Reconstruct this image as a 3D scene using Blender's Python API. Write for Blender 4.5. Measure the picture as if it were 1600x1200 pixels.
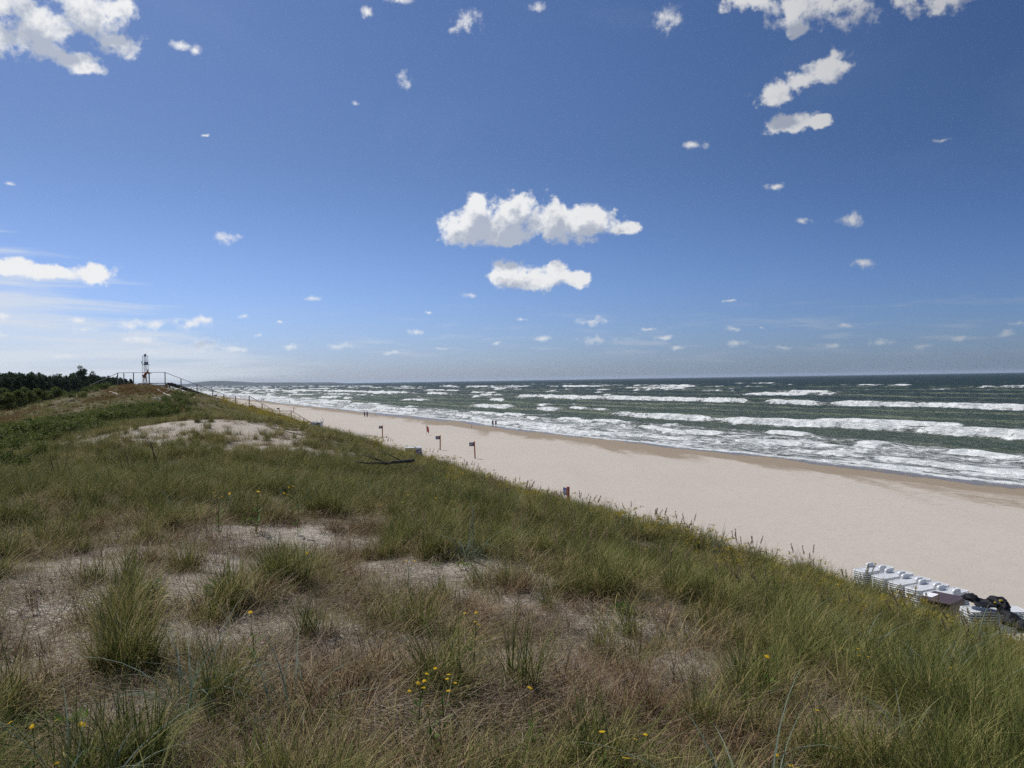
import bpy, bmesh, math, random
import numpy as np
from mathutils import Vector, Matrix, Euler

scene = bpy.context.scene
for o in list(bpy.data.objects):
    bpy.data.objects.remove(o, do_unlink=True)
col = scene.collection
R = math.radians
random.seed(7)
rng = np.random.default_rng(11)

# ------------------------------------------------------------------ camera
CAM = np.array([0.0, 0.0, 12.0])
FPX = 1209.0
PITCH = 0.00496
ROLL = R(0.907)
f_ = np.array([0, math.cos(PITCH), -math.sin(PITCH)])
u0 = np.array([0, math.sin(PITCH), math.cos(PITCH)])
r0 = np.array([1.0, 0, 0])
r_ = r0 * math.cos(ROLL) - u0 * math.sin(ROLL)
u_ = u0 * math.cos(ROLL) + r0 * math.sin(ROLL)
cd = bpy.data.cameras.new('camera')
cam = bpy.data.objects.new('camera', cd)
col.objects.link(cam)
cd.sensor_width = 36
cd.lens = 36 * FPX / 1600
cd.clip_start = 0.05
cd.clip_end = 60000
m = Matrix(((r_[0], u_[0], -f_[0], CAM[0]), (r_[1], u_[1], -f_[1], CAM[1]), (r_[2], u_[2], -f_[2], CAM[2]), (0, 0, 0, 1)))
cam.matrix_world = m
scene.camera = cam

def ray(px, py):
    return f_ + r_ * (px - 800) / FPX - u_ * (py - 600) / FPX

def at(px, py, depth):
    return CAM + ray(px, py) * depth

# ------------------------------------------------------------------ light
SUN_EL, SUN_AZ = 50.0, -46.0          # azimuth measured from +Y towards +X
sd = Vector((math.sin(R(SUN_AZ)) * math.cos(R(SUN_EL)), math.cos(R(SUN_AZ)) * math.cos(R(SUN_EL)), math.sin(R(SUN_EL))))
sl = bpy.data.lights.new('sun', 'SUN')
sl.energy = 4.5
sl.angle = R(0.53)
sl.color = (1.0, 0.95, 0.88)
so = bpy.data.objects.new('sun', sl)
so.rotation_euler = sd.to_track_quat('Z', 'Y').to_euler()
so.location = (0, 0, 60)
col.objects.link(so)

scene.view_settings.view_transform = 'Standard'
scene.view_settings.look = 'None'
scene.view_settings.gamma = 1
scene.view_settings.exposure = 0.0
scene.render.resolution_x = 1024
scene.render.resolution_y = 768
scene.cycles.use_adaptive_sampling = True
scene.cycles.adaptive_threshold = 0.018
scene.cycles.adaptive_min_samples = 16
scene.cycles.use_denoising = False
scene.cycles.sample_clamp_direct = 1.6
scene.cycles.sample_clamp_indirect = 1.2
scene.cycles.max_bounces = 5
scene.cycles.diffuse_bounces = 2
scene.cycles.glossy_bounces = 2
scene.cycles.transmission_bounces = 3

# ------------------------------------------------------------------ sky with clouds
# clouds: direction in the sky (from the bearing and height seen on the photograph), half width, half height
BIG = [(60, 30, 95, 52), (10, 55, 60, 40), (140, 25, 75, 40), (185, 15, 40, 26), (115, 92, 46, 17), (180, 70, 42, 18), (70, 75, 55, 22), (140, 108, 26, 12),
       (745, 352, 56, 32), (744, 318, 22, 20), (800, 332, 44, 30), (860, 345, 52, 34), (925, 350, 44, 28), (790, 366, 56, 20), (718, 364, 34, 18), (975, 357, 34, 11), (905,336,26,16),
       (792, 422, 26, 20), (778, 438, 24, 12), (835, 434, 50, 20), (868, 424, 30, 17), (903, 434, 24, 14), (815, 443, 44, 12),
       (1175, 2, 54, 18), (1245, 18, 50, 30), (1300, 8, 70, 24), (1350, 22, 42, 22), (1250, 46, 30, 14), (1470, 2, 55, 20), (1420, -4, 50, 16),
       (1215, 142, 36, 25), (1250, 125, 30, 14), (1292, 108, 46, 20), (1235, 190, 40, 16), (1282, 190, 22, 10),
       (32, 418, 36, 15), (82, 426, 54, 15), (150, 426, 36, 18), (0, 422, 26, 13)]
SMALL = [(1085, 227, 24, 10), (1045, 30, 30, 20), (730, 33, 24, 20), (706, 47, 10, 6), (574, 20, 14, 9), (630, 125, 13, 15), (280, 70, 24, 9), (305, 77, 14, 8), (555, 161, 8, 5),
         (1335, 345, 28, 14), (1255, 345, 14, 6), (1212, 292, 22, 6), (1350, 410, 28, 9), (1470, 218, 14, 4), (355, 372, 26, 10), (488, 465, 16, 6), (735, 462, 17, 5),
         (298, 505, 34, 12), (318, 498, 20, 10), (205, 508, 28, 12), (238, 510, 26, 11), (122, 500, 17, 8), (130, 517, 26, 8), (215, 530, 34, 8), (318, 537, 30, 14), (0, 492, 20, 8), (5, 525, 12, 7), (100, 557, 32, 6), (235, 548, 20, 6), (372, 545, 34, 7),
         (380, 496, 11, 5), (405, 524, 10, 4), (438, 502, 8, 3), (455, 542, 22, 7), (530, 542, 25, 8), (610, 553, 20, 5), (650, 518, 21, 6), (670, 487, 7, 3), (777, 536, 11, 4), (815, 500, 11, 4), (850, 528, 20, 5),
         (925, 503, 25, 9), (930, 530, 32, 8), (1013, 514, 20, 4), (1040, 527, 18, 5), (1145, 514, 18, 5), (1190, 513, 8, 4), (1150, 536, 25, 6), (1060, 545, 14, 4), (1225, 544, 22, 5), (1300, 540, 30, 6), (1378, 535, 26, 7),
         (1440, 540, 20, 5), (1500, 528, 22, 6), (1575, 520, 20, 8), (1320, 508, 16, 4), (1140, 470, 16, 3), (690, 545, 14, 4), (1590, 505, 20, 4), (17, 287, 14, 4), (840, 12, 16, 8), (625, 0, 24, 6), (320, 210, 9, 2)]

def azel(px, py):
    d = ray(px, py); d = d / np.linalg.norm(d)
    return math.atan2(d[0], d[1]), math.asin(d[2])

w = bpy.data.worlds.new('World')
scene.world = w
w.use_nodes = True
nt = w.node_tree
nt.nodes.clear()

def N(tree, typ, **kw):
    n = tree.nodes.new(typ)
    for k, v in kw.items():
        if k.startswith('i_'):
            n.inputs[int(k[2:])].default_value = v
        else:
            setattr(n, k, v)
    return n

def MATH(tree, op, a, b=None, c=None, clamp=False):
    n = tree.nodes.new('ShaderNodeMath'); n.operation = op; n.use_clamp = clamp
    for i, v in enumerate((a, b, c)):
        if v is None: continue
        if isinstance(v, (int, float)): n.inputs[i].default_value = v
        else: tree.links.new(v, n.inputs[i])
    return n.outputs[0]

def VM(tree, op, a, b=None, c=None):
    n = tree.nodes.new('ShaderNodeVectorMath'); n.operation = op
    for i, v in enumerate((a, b, c)):
        if v is None: continue
        if isinstance(v, tuple): n.inputs[i].default_value = v
        else: tree.links.new(v, n.inputs[i])
    return n.outputs['Value'] if op == 'LENGTH' else n.outputs[0]

def smooth(tree, v, a, b, to0=0.0, to1=1.0):
    n = tree.nodes.new('ShaderNodeMapRange'); n.interpolation_type = 'SMOOTHSTEP'
    tree.links.new(v, n.inputs[0])
    n.inputs[1].default_value = a; n.inputs[2].default_value = b; n.inputs[3].default_value = to0; n.inputs[4].default_value = to1
    return n.outputs[0]

def noise(tree, vec, scale, detail=4, rough=0.5, dist=0.0, lac=2.0):
    n = tree.nodes.new('ShaderNodeTexNoise')
    n.inputs['Scale'].default_value = scale; n.inputs['Detail'].default_value = detail
    n.inputs['Roughness'].default_value = rough; n.inputs['Distortion'].default_value = dist
    n.inputs['Lacunarity'].default_value = lac
    if vec is not None: tree.links.new(vec, n.inputs['Vector'])
    return n

def mixc(tree, fac, a, b, mode='MIX'):
    n = tree.nodes.new('ShaderNodeMix'); n.data_type = 'RGBA'; n.blend_type = mode
    if isinstance(fac, (int, float)): n.inputs[0].default_value = fac
    else: tree.links.new(fac, n.inputs[0])
    for idx, v in ((6, a), (7, b)):
        if isinstance(v, tuple): n.inputs[idx].default_value = (v + (1,))[:4]
        else: tree.links.new(v, n.inputs[idx])
    return n.outputs[2]

# node group: (azimuth, elevation) -> cloud density
g = bpy.data.node_groups.new('cloud_field', 'ShaderNodeTree')
g.interface.new_socket('P', in_out='INPUT', socket_type='NodeSocketVector')
g.interface.new_socket('D', in_out='OUTPUT', socket_type='NodeSocketFloat')
gi = g.nodes.new('NodeGroupInput'); go = g.nodes.new('NodeGroupOutput')
P0 = gi.outputs[0]
def warp(P, scale, amp, det=3):
    nz = noise(g, P, scale, det, 0.55)
    v = VM(g, 'SUBTRACT', nz.outputs['Color'], (0.5, 0.5, 0.5))
    return VM(g, 'MULTIPLY_ADD', v, (amp, amp, 0), P)
def blobs(P, lst):
    acc = None
    for (px, py, hw, hh) in lst:
        a, e = azel(px, py)
        ra, re = hw / FPX * math.cos(a) ** 2, hh / FPX * math.cos(a)
        v = VM(g, 'MULTIPLY_ADD', P, (1 / ra, 1 / re, 0), (-a / ra, -e / re, 0))
        l = VM(g, 'LENGTH', v)
        acc = l if acc is None else MATH(g, 'SMOOTH_MIN', acc, l, 0.25)
    return acc
PB = warp(P0, 16, 0.020)
PB = warp(PB, 60, 0.008)
dB = blobs(PB, BIG)
nB = noise(g, P0, 36, 9, 0.56).outputs['Fac']
nB2 = noise(g, P0, 130, 6, 0.6).outputs['Fac']
fB = MATH(g, 'MULTIPLY_ADD', dB, -1.0, 1.04)
sp_ = N(g, 'ShaderNodeSeparateXYZ'); g.links.new(P0, sp_.inputs[0])
hi_ = smooth(g, sp_.outputs[1], 0.26, 0.40)      # the clouds overhead are more torn
fB = MATH(g, 'ADD', fB, MATH(g, 'MULTIPLY', MATH(g, 'SUBTRACT', nB, 0.5), MATH(g, 'MULTIPLY_ADD', hi_, 1.2, 2.0)))
fB = MATH(g, 'ADD', fB, MATH(g, 'MULTIPLY', hi_, -0.04))
fB = MATH(g, 'MULTIPLY', fB, MATH(g, 'MULTIPLY_ADD', hi_, -0.36, 1.0))
fB = MATH(g, 'ADD', fB, MATH(g, 'MULTIPLY_ADD', nB2, 0.7, -0.35))
PS = warp(P0, 45, 0.010, 4)
dS = blobs(PS, SMALL)
nS = noise(g, P0, 85, 8, 0.58).outputs['Fac']
fS = MATH(g, 'MULTIPLY_ADD', dS, -0.9, 0.85)
fS = MATH(g, 'ADD', fS, MATH(g, 'MULTIPLY_ADD', nS, 2.4, -1.2))
fS = MATH(g, 'MULTIPLY', fS, 0.40)
fm = MATH(g, 'MAXIMUM', fB, fS)
g.links.new(fm, go.inputs[0])

tc = N(nt, 'ShaderNodeTexCoord')
sep = N(nt, 'ShaderNodeSeparateXYZ')
nt.links.new(VM(nt, 'NORMALIZE', tc.outputs['Generated']), sep.inputs[0])
az = MATH(nt, 'ARCTAN2', sep.outputs[0], sep.outputs[1])
el = MATH(nt, 'ARCSINE', sep.outputs[2])
cmb = N(nt, 'ShaderNodeCombineXYZ')
nt.links.new(az, cmb.inputs[0]); nt.links.new(el, cmb.inputs[1])
P = cmb.outputs[0]
g1 = N(nt, 'ShaderNodeGroup', node_tree=g); nt.links.new(P, g1.inputs[0])
g2 = N(nt, 'ShaderNodeGroup', node_tree=g); nt.links.new(VM(nt, 'ADD', P, (-0.006, 0.027, 0)), g2.inputs[0])
dens = g1.outputs[0]; dens2 = g2.outputs[0]
alpha = smooth(nt, dens, -0.02, 0.48)
alpha = MATH(nt, 'MULTIPLY', alpha, smooth(nt, az, 0.15, 0.6, 1.0, 0.82))
alpha = MATH(nt, 'MULTIPLY', alpha, smooth(nt, el, 0.004, 0.09, 0.35, 0.98))
thick = smooth(nt, MATH(nt, 'ADD', MATH(nt, 'MULTIPLY', dens2, 0.75), MATH(nt, 'MULTIPLY', dens, 0.25)), -0.05, 0.52)
# pale streaky veil low in the west
vx = MATH(nt, 'MULTIPLY_ADD', az, -1.0, -0.30)        # grows to the left
top = MATH(nt, 'MULTIPLY_ADD', vx, 0.45, 0.02)
fine = N(nt, 'ShaderNodeMapping'); fine.inputs['Rotation'].default_value = (0, 0, R(14)); fine.inputs['Scale'].default_value = (5, 60, 1)
nt.links.new(P, fine.inputs[0])
vn = noise(nt, fine.outputs[0], 1.0, 6, 0.55, 0.3).outputs['Fac']
below = MATH(nt, 'SUBTRACT', top, el)
below = MATH(nt, 'ADD', below, MATH(nt, 'MULTIPLY_ADD', vn, 0.20, -0.09))
veil = MATH(nt, 'MULTIPLY', smooth(nt, below, -0.015, 0.05), smooth(nt, vx, -0.16, 0.18))
veil = MATH(nt, 'MULTIPLY', veil, smooth(nt, vn, 0.34, 0.64, 0.45, 1.0))
# faint broad milky cirrus
cir = noise(nt, VM(nt, 'MULTIPLY', P, (2.2, 4.0, 1)), 1.6, 6, 0.55, 0.6).outputs['Fac']
cir = MATH(nt, 'MULTIPLY', smooth(nt, cir, 0.5, 0.8), 0.10)

sky = N(nt, 'ShaderNodeTexSky', sky_type='NISHITA')
sky.sun_disc = False
sky.sun_elevation = R(SUN_EL)
sky.sun_rotation = R(SUN_AZ)
sky.altitude = 0
sky.air_density = 1.0
sky.dust_density = 0.6
sky.ozone_density = 1.6
hor = smooth(nt, el, 0.0, 0.30)
tint_ = mixc(nt, hor, (0.76, 0.93, 1.50), (0.535, 0.66, 0.92))
sund = VM(nt, 'NORMALIZE', tc.outputs['Generated'])
dn = nt.nodes.new('ShaderNodeVectorMath'); dn.operation = 'DOT_PRODUCT'; nt.links.new(sund, dn.inputs[0]); dn.inputs[1].default_value = tuple(sd)
tint_ = mixc(nt, smooth(nt, dn.outputs['Value'], 0.15, 0.80), mixc(nt, 1.0, tint_, (0.60, 0.68, 0.75), 'MULTIPLY'), tint_)
skyc = mixc(nt, 1.0, sky.outputs[0], tint_, 'MULTIPLY')
cc = mixc(nt, thick, (10.9, 11.0, 11.1), (5.5, 6.1, 7.3))
# clouds away from the sun are dimmer
skyc = mixc(nt, cir, skyc, (4.6, 5.6, 7.4))
skyc = mixc(nt, MATH(nt, 'MULTIPLY', veil, 0.90), skyc, (8.5, 9.2, 10.2))
side = smooth(nt, az, -0.1, 0.7, 1.0, 0.62)
cc = VM(nt, 'SCALE', cc); nt.nodes[-1].inputs['Scale'].default_value = 1
nt.links.new(side, nt.nodes[-1].inputs['Scale'])
# flattened rows of far cumulus just over the sea, merging with the haze
row = N(nt, 'ShaderNodeMapping'); row.inputs['Scale'].default_value = (9, 70, 1)
nt.links.new(P, row.inputs[0])
rn = noise(nt, row.outputs[0], 1.0, 7, 0.6, 0.2).outputs['Fac']
rowa = MATH(nt, 'MULTIPLY', smooth(nt, rn, 0.50, 0.72), MATH(nt, 'MULTIPLY', smooth(nt, el, 0.012, 0.035), smooth(nt, el, 0.11, 0.05)))
skyc = mixc(nt, MATH(nt, 'MULTIPLY', rowa, 0.30), skyc, VM(nt, 'MULTIPLY', cc, (0.8, 0.82, 0.86)))
final = mixc(nt, alpha, skyc, cc)
bg = N(nt, 'ShaderNodeBackground'); bg.inputs['Strength'].default_value = 0.08
nt.links.new(final, bg.inputs[0])
wo = N(nt, 'ShaderNodeOutputWorld'); nt.links.new(bg.outputs[0], wo.inputs[0])
w.cycles.sampling_method = 'MANUAL'
w.cycles.sample_map_resolution = 512

# ------------------------------------------------------------------ helpers
def tag(o, label=None, cat=None, group=None, kind=None):
    if label: o['label'] = label
    if cat: o['category'] = cat
    if group: o['group'] = group
    if kind: o['kind'] = kind
    return o

def link(name, me, mat=None, parent=None):
    o = bpy.data.objects.new(name, me)
    col.objects.link(o)
    if mat is not None and me is not None and not me.materials:
        me.materials.append(mat)
    if parent is not None: o.parent = parent
    return o

def empty(name, loc=(0, 0, 0), rz=0.0):
    o = bpy.data.objects.new(name, None)
    o.empty_display_size = 0.2
    o.location = tuple(loc); o.rotation_euler = (0, 0, rz)
    col.objects.link(o)
    return o

def np_mesh(name, V, F, sm=True, attrs=None):
    me = bpy.data.meshes.new(name)
    V = np.asarray(V, dtype=np.float32); F = np.asarray(F, dtype=np.int32)
    n = F.shape[1]
    me.vertices.add(len(V)); me.vertices.foreach_set('co', V.ravel())
    me.loops.add(F.size); me.loops.foreach_set('vertex_index', F.ravel())
    me.polygons.add(len(F))
    me.polygons.foreach_set('loop_start', np.arange(0, F.size, n, dtype=np.int32))
    me.polygons.foreach_set('loop_total', np.full(len(F), n, dtype=np.int32))
    if sm: me.polygons.foreach_set('use_smooth', np.ones(len(F), dtype=bool))
    me.update(calc_edges=True)
    for k, a in (attrs or {}).items():
        at_ = me.attributes.new(k, 'FLOAT', 'POINT'); at_.data.foreach_set('value', np.asarray(a, dtype=np.float32).ravel())
    return me

def grid_mesh(name, X, Y, Z, keep=None, attrs=None):
    ny, nx = X.shape
    idx = np.arange(nx * ny).reshape(ny, nx)
    F = np.stack([idx[:-1, :-1], idx[:-1, 1:], idx[1:, 1:], idx[1:, :-1]], -1).reshape(-1, 4)
    if keep is not None:
        k = (keep[:-1, :-1] & keep[:-1, 1:] & keep[1:, 1:] & keep[1:, :-1]).ravel()
        F = F[k]
    V = np.stack([X.ravel(), Y.ravel(), Z.ravel()], -1)
    used = np.zeros(len(V), bool); used[F.ravel()] = True
    remap = np.cumsum(used) - 1
    at2 = {k: a.ravel()[used] for k, a in (attrs or {}).items()}
    return np_mesh(name, V[used], remap[F], True, at2)

def vnoise(x, y, seed=0):
    """smooth gradient noise, about -1..1"""
    xi = np.floor(x).astype(np.int64); yi = np.floor(y).astype(np.int64)
    xf = x - xi; yf = y - yi
    def h(a, b):
        n = (a * 374761393 + b * 668265263 + seed * 974634777) & 0xffffffff
        n = ((n ^ (n >> 13)) * 1274126177) & 0xffffffff
        n = n ^ (n >> 16)
        ang = (n & 0xffff) / 65536.0 * 2 * math.pi
        return np.cos(ang), np.sin(ang)
    u = xf * xf * xf * (xf * (xf * 6 - 15) + 10); v = yf * yf * yf * (yf * (yf * 6 - 15) + 10)
    def d(a, b, fx, fy):
        cx, cy = h(a, b); return cx * fx + cy * fy
    n00 = d(xi, yi, xf, yf); n10 = d(xi + 1, yi, xf - 1, yf); n01 = d(xi, yi + 1, xf, yf - 1); n11 = d(xi + 1, yi + 1, xf - 1, yf - 1)
    return ((n00 * (1 - u) + n10 * u) * (1 - v) + (n01 * (1 - u) + n11 * u) * v) * 1.5

def fbm(x, y, o=4, seed=0, gain=0.5):
    s = 0; a = 1; t = 0
    for i in range(o):
        s = s + a * vnoise(x, y, seed + i * 17); t += a; a *= gain; x = x * 2.03; y = y * 2.03
    return s / t

def sstep(v, a, b):
    t = np.clip((v - a) / (b - a), 0, 1); return t * t * (3 - 2 * t)

# ------------------------------------------------------------------ terrain height
PK = np.array([-400, -80, -40, -20, -10, -4, 0, 4, 7, 10, 12, 16, 20, 25, 30, 36, 44.])
SEC = [
 (-10, [5, 6, 8.3, 9.6, 10.1, 10.3, 10.3, 9.9, 9.4, 8.8, 8.2, 6.0, 3.8, 2.7, 2.3, 1.2, 0.5]),
 (5,   [5, 6, 8.2, 9.5, 10.1, 10.3, 10.25, 9.9, 9.4, 8.8, 8.2, 6.0, 3.8, 2.7, 2.3, 1.2, 0.5]),
 (12,  [5, 6, 8.0, 9.3, 9.9, 10.15, 10.15, 9.8, 9.35, 8.8, 8.2, 6.0, 3.8, 2.7, 2.3, 1.2, 0.5]),
 (20,  [5, 5.5, 7.5, 8.6, 9.3, 9.72, 9.82, 9.7, 9.42, 8.9, 8.3, 6.2, 4.0, 2.7, 2.3, 1.2, 0.5]),
 (30,  [5, 5, 7, 8.5, 9.4, 10.1, 10.8, 10.9, 10.2, 9.3, 8.6, 6.5, 4.4, 2.9, 2.3, 1.2, 0.5]),
 (38,  [5, 5, 6.5, 8.0, 8.9, 9.5, 9.8, 9.9, 9.6, 9.1, 8.5, 6.7, 4.6, 3.0, 2.3, 1.2, 0.5]),
 (50,  [5, 5, 6.4, 8.0, 9.0, 9.6, 9.9, 10.0, 9.8, 9.3, 8.6, 6.9, 5.0, 3.2, 2.4, 1.2, 0.5]),
 (65,  [5, 5, 6.4, 8.2, 9.4, 10.2, 10.6, 10.5, 10.0, 9.4, 8.8, 7.3, 5.6, 3.8, 2.6, 1.2, 0.5]),
 (80,  [5, 5, 6.4, 8.6, 9.9, 11.0, 11.6, 11.3, 10.5, 9.6, 9.0, 7.9, 6.5, 4.6, 3.0, 1.3, 0.5]),
 (92,  [5, 5, 6.4, 8.4, 10.2, 11.8, 12.3, 12.0, 11.1, 10.2, 9.6, 8.5, 7.2, 5.5, 3.7, 1.6, 0.5]),
 (102, [5, 5, 6.2, 8.0, 9.8, 11.2, 11.7, 11.3, 10.6, 9.8, 9.2, 8.2, 6.9, 5.3, 3.6, 1.5, 0.5]),
 (120, [5, 5, 6, 7.2, 8.6, 9.8, 10.2, 10.0, 9.5, 8.9, 8.4, 7.2, 5.8, 4.2, 3.0, 1.4, 0.5]),
 (160, [5, 5, 6, 7.0, 8.0, 8.8, 9.2, 9.0, 8.5, 8.0, 7.5, 6.2, 5.0, 3.6, 2.6, 1.3, 0.5]),
 (5000, [5, 5, 6, 7.0, 8.0, 8.8, 9.2, 9.0, 8.5, 8.0, 7.5, 6.2, 5.0, 3.6, 2.6, 1.3, 0.5])]
TP = np.arange(-400, 45, 1.0); TY = np.arange(-10, 201, 2.0)
_sy = np.array([s[0] for s in SEC]); _sz = np.array([np.interp(TP, PK, s[1]) for s in SEC])
TAB = np.array([[0.0] * len(TP)] * len(TY))
for j in range(len(TP)):
    TAB[:, j] = np.interp(TY, _sy, _sz[:, j])
for _ in range(2):   # round the knots
    T2 = np.pad(TAB, ((1, 1), (1, 1)), mode='edge')
    TAB = (T2[1:-1, 1:-1] * 2 + T2[:-2, 1:-1] + T2[2:, 1:-1] + T2[1:-1, :-2] + T2[1:-1, 2:]) / 6

def H(x, y):
    x = np.asarray(x, float); y = np.asarray(y, float)
    p = x + 0.49 * y
    a = np.clip((p - TP[0]), 0, len(TP) - 1.001); b = np.clip((y - TY[0]) / 2.0, 0, len(TY) - 1.001)
    ai = a.astype(int); bi = b.astype(int); af = a - ai; bf = b - bi
    z = (TAB[bi, ai] * (1 - af) + TAB[bi, ai + 1] * af) * (1 - bf) + (TAB[bi + 1, ai] * (1 - af) + TAB[bi + 1, ai + 1] * af) * bf
    z = z - np.clip(p - 44, 0, 50) * 0.1
    k = sstep(p, 30, 22)
    z = z + k * (0.13 * vnoise(x / 2.6, y / 2.6, 3) + 0.05 * vnoise(x / 0.8, y / 0.8, 5) + 0.30 * vnoise(x / 11, y / 11, 9) * sstep(y, 15, 40) + 0.28 * vnoise(x / 5.5, y / 5.5, 13) * sstep(y, 42, 60) * sstep(y, 96, 84))
    z = z + sstep(p, 4.5, 8.5) * sstep(p, 22, 15) * (.15 * np.exp(-((y - 14.6) / 2.2) ** 2) - .15 * sstep(y, 12.8, 10.6))
    return z

def ground_at(px, py, up=0.0):
    """where the sight line through a point of the photograph meets the dune (or a surface 'up' above it)"""
    d = ray(px, py); t = 1.5
    while t < 400:
        q = CAM + d * t
        if q[2] < float(H(q[0], q[1])) + up:
            break
        t *= 1.006
    return CAM + d * t

CD = np.array([-0.440, 0.898]); OD = np.array([0.898, 0.440])   # along the coast, out to sea
def SQ(x, y): return CD[0] * x + CD[1] * y, OD[0] * x + OD[1] * y
def XY(s, q): return CD[0] * s + OD[0] * q, CD[1] * s + OD[1] * q

def shore_off(s):
    return 2.2 * vnoise(s / 55.0, s * 0 + 3.3, 21) + 1.2 * vnoise(s / 17.0, s * 0 + 1.3, 22) + 5.0 * np.exp(-((s - 240) / 60.0) ** 2)

def HB(s, q):
    qq = q - shore_off(s) * sstep(q, 60, 80)
    z = np.interp(qq, [10, 25, 45, 58, 68, 76, 80, 84, 90, 100, 130], [2.5, 2.4, 2.0, 1.75, 1.35, 0.62, 0.36, 0.03, -0.35, -0.9, -1.6])
    z = z + 0.03 * vnoise(s / 6, q / 4, 31) + 0.10 * vnoise(s / 40, q / 14, 33) * sstep(q, 78, 60)
    z = z + 0.02 * vnoise(s / 1.6, q / 1.3, 35) * sstep(np.abs(q - 74), 12, 5)
    return z

# ------------------------------------------------------------------ materials
def new_mat(name):
    mt = bpy.data.materials.new(name); mt.use_nodes = True
    t = mt.node_tree
    b = t.nodes['Principled BSDF']
    return mt, t, b

def simple(name, c, rough=0.6, metal=0.0, var=0.15, scale=6.0, bump=0.0):
    mt, t, b = new_mat(name)
    tcn = N(t, 'ShaderNodeTexCoord')
    nz = noise(t, tcn.outputs['Object'], scale, 5, 0.6).outputs['Fac']
    dark = tuple(v * (1 - var) for v in c); lite = tuple(min(1, v * (1 + var)) for v in c)
    t.links.new(mixc(t, nz, dark, lite), b.inputs['Base Color'])
    b.inputs['Roughness'].default_value = rough; b.inputs['Metallic'].default_value = metal
    if bump:
        bn = N(t, 'ShaderNodeBump'); bn.inputs['Strength'].default_value = bump; bn.inputs['Distance'].default_value = 0.02
        t.links.new(nz, bn.inputs['Height']); t.links.new(bn.outputs[0], b.inputs['Normal'])
    return mt

def attr(t, name, typ='GEOMETRY'):
    n = N(t, 'ShaderNodeAttribute'); n.attribute_name = name; n.attribute_type = typ
    return n.outputs['Fac']

def sand_dune_material():
    mt, t, b = new_mat('dune_sand')
    tcn = N(t, 'ShaderNodeTexCoord'); O = tcn.outputs['Object']
    n1 = noise(t, O, 0.9, 6, 0.6).outputs['Fac']
    n2 = noise(t, O, 14, 5, 0.65).outputs['Fac']
    n3 = noise(t, O, 160, 3, 0.6).outputs['Fac']
    sand = mixc(t, n1, (0.46, 0.42, 0.355), (0.57, 0.525, 0.45))
    sand = mixc(t, smooth(t, n3, 0.3, 0.7, 0, 0.35), sand, (0.30, 0.25, 0.2))
    # bits of dead straw and root litter
    lit = smooth(t, n2, 0.42, 0.66)
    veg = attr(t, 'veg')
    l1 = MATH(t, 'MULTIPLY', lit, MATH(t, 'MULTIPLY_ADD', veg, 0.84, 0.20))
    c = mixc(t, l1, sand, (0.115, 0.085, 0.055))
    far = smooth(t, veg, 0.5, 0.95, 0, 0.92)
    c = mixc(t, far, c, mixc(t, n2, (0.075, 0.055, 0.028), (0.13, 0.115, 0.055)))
    t.links.new(c, b.inputs['Base Color'])
    b.inputs['Roughness'].default_value = 0.95
    b.inputs['Specular IOR Level'].default_value = 0.15
    # ripples and footprints
    mp = N(t, 'ShaderNodeMapping'); mp.inputs['Rotation'].default_value = (0, 0, R(-38)); mp.inputs['Scale'].default_value = (2.2, 9, 1)
    t.links.new(O, mp.inputs[0])
    rp = noise(t, mp.outputs[0], 1.5, 4, 0.55, 0.6).outputs['Fac']
    h = MATH(t, 'ADD', MATH(t, 'MULTIPLY', rp, 1.0), MATH(t, 'MULTIPLY', n2, 0.45))
    h = MATH(t, 'ADD', h, MATH(t, 'MULTIPLY', n3, 0.10))
    bn = N(t, 'ShaderNodeBump'); bn.inputs['Strength'].default_value = 1.0; bn.inputs['Distance'].default_value = 0.10
    t.links.new(h, bn.inputs['Height']); t.links.new(bn.outputs[0], b.inputs['Normal'])
    return mt

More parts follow.
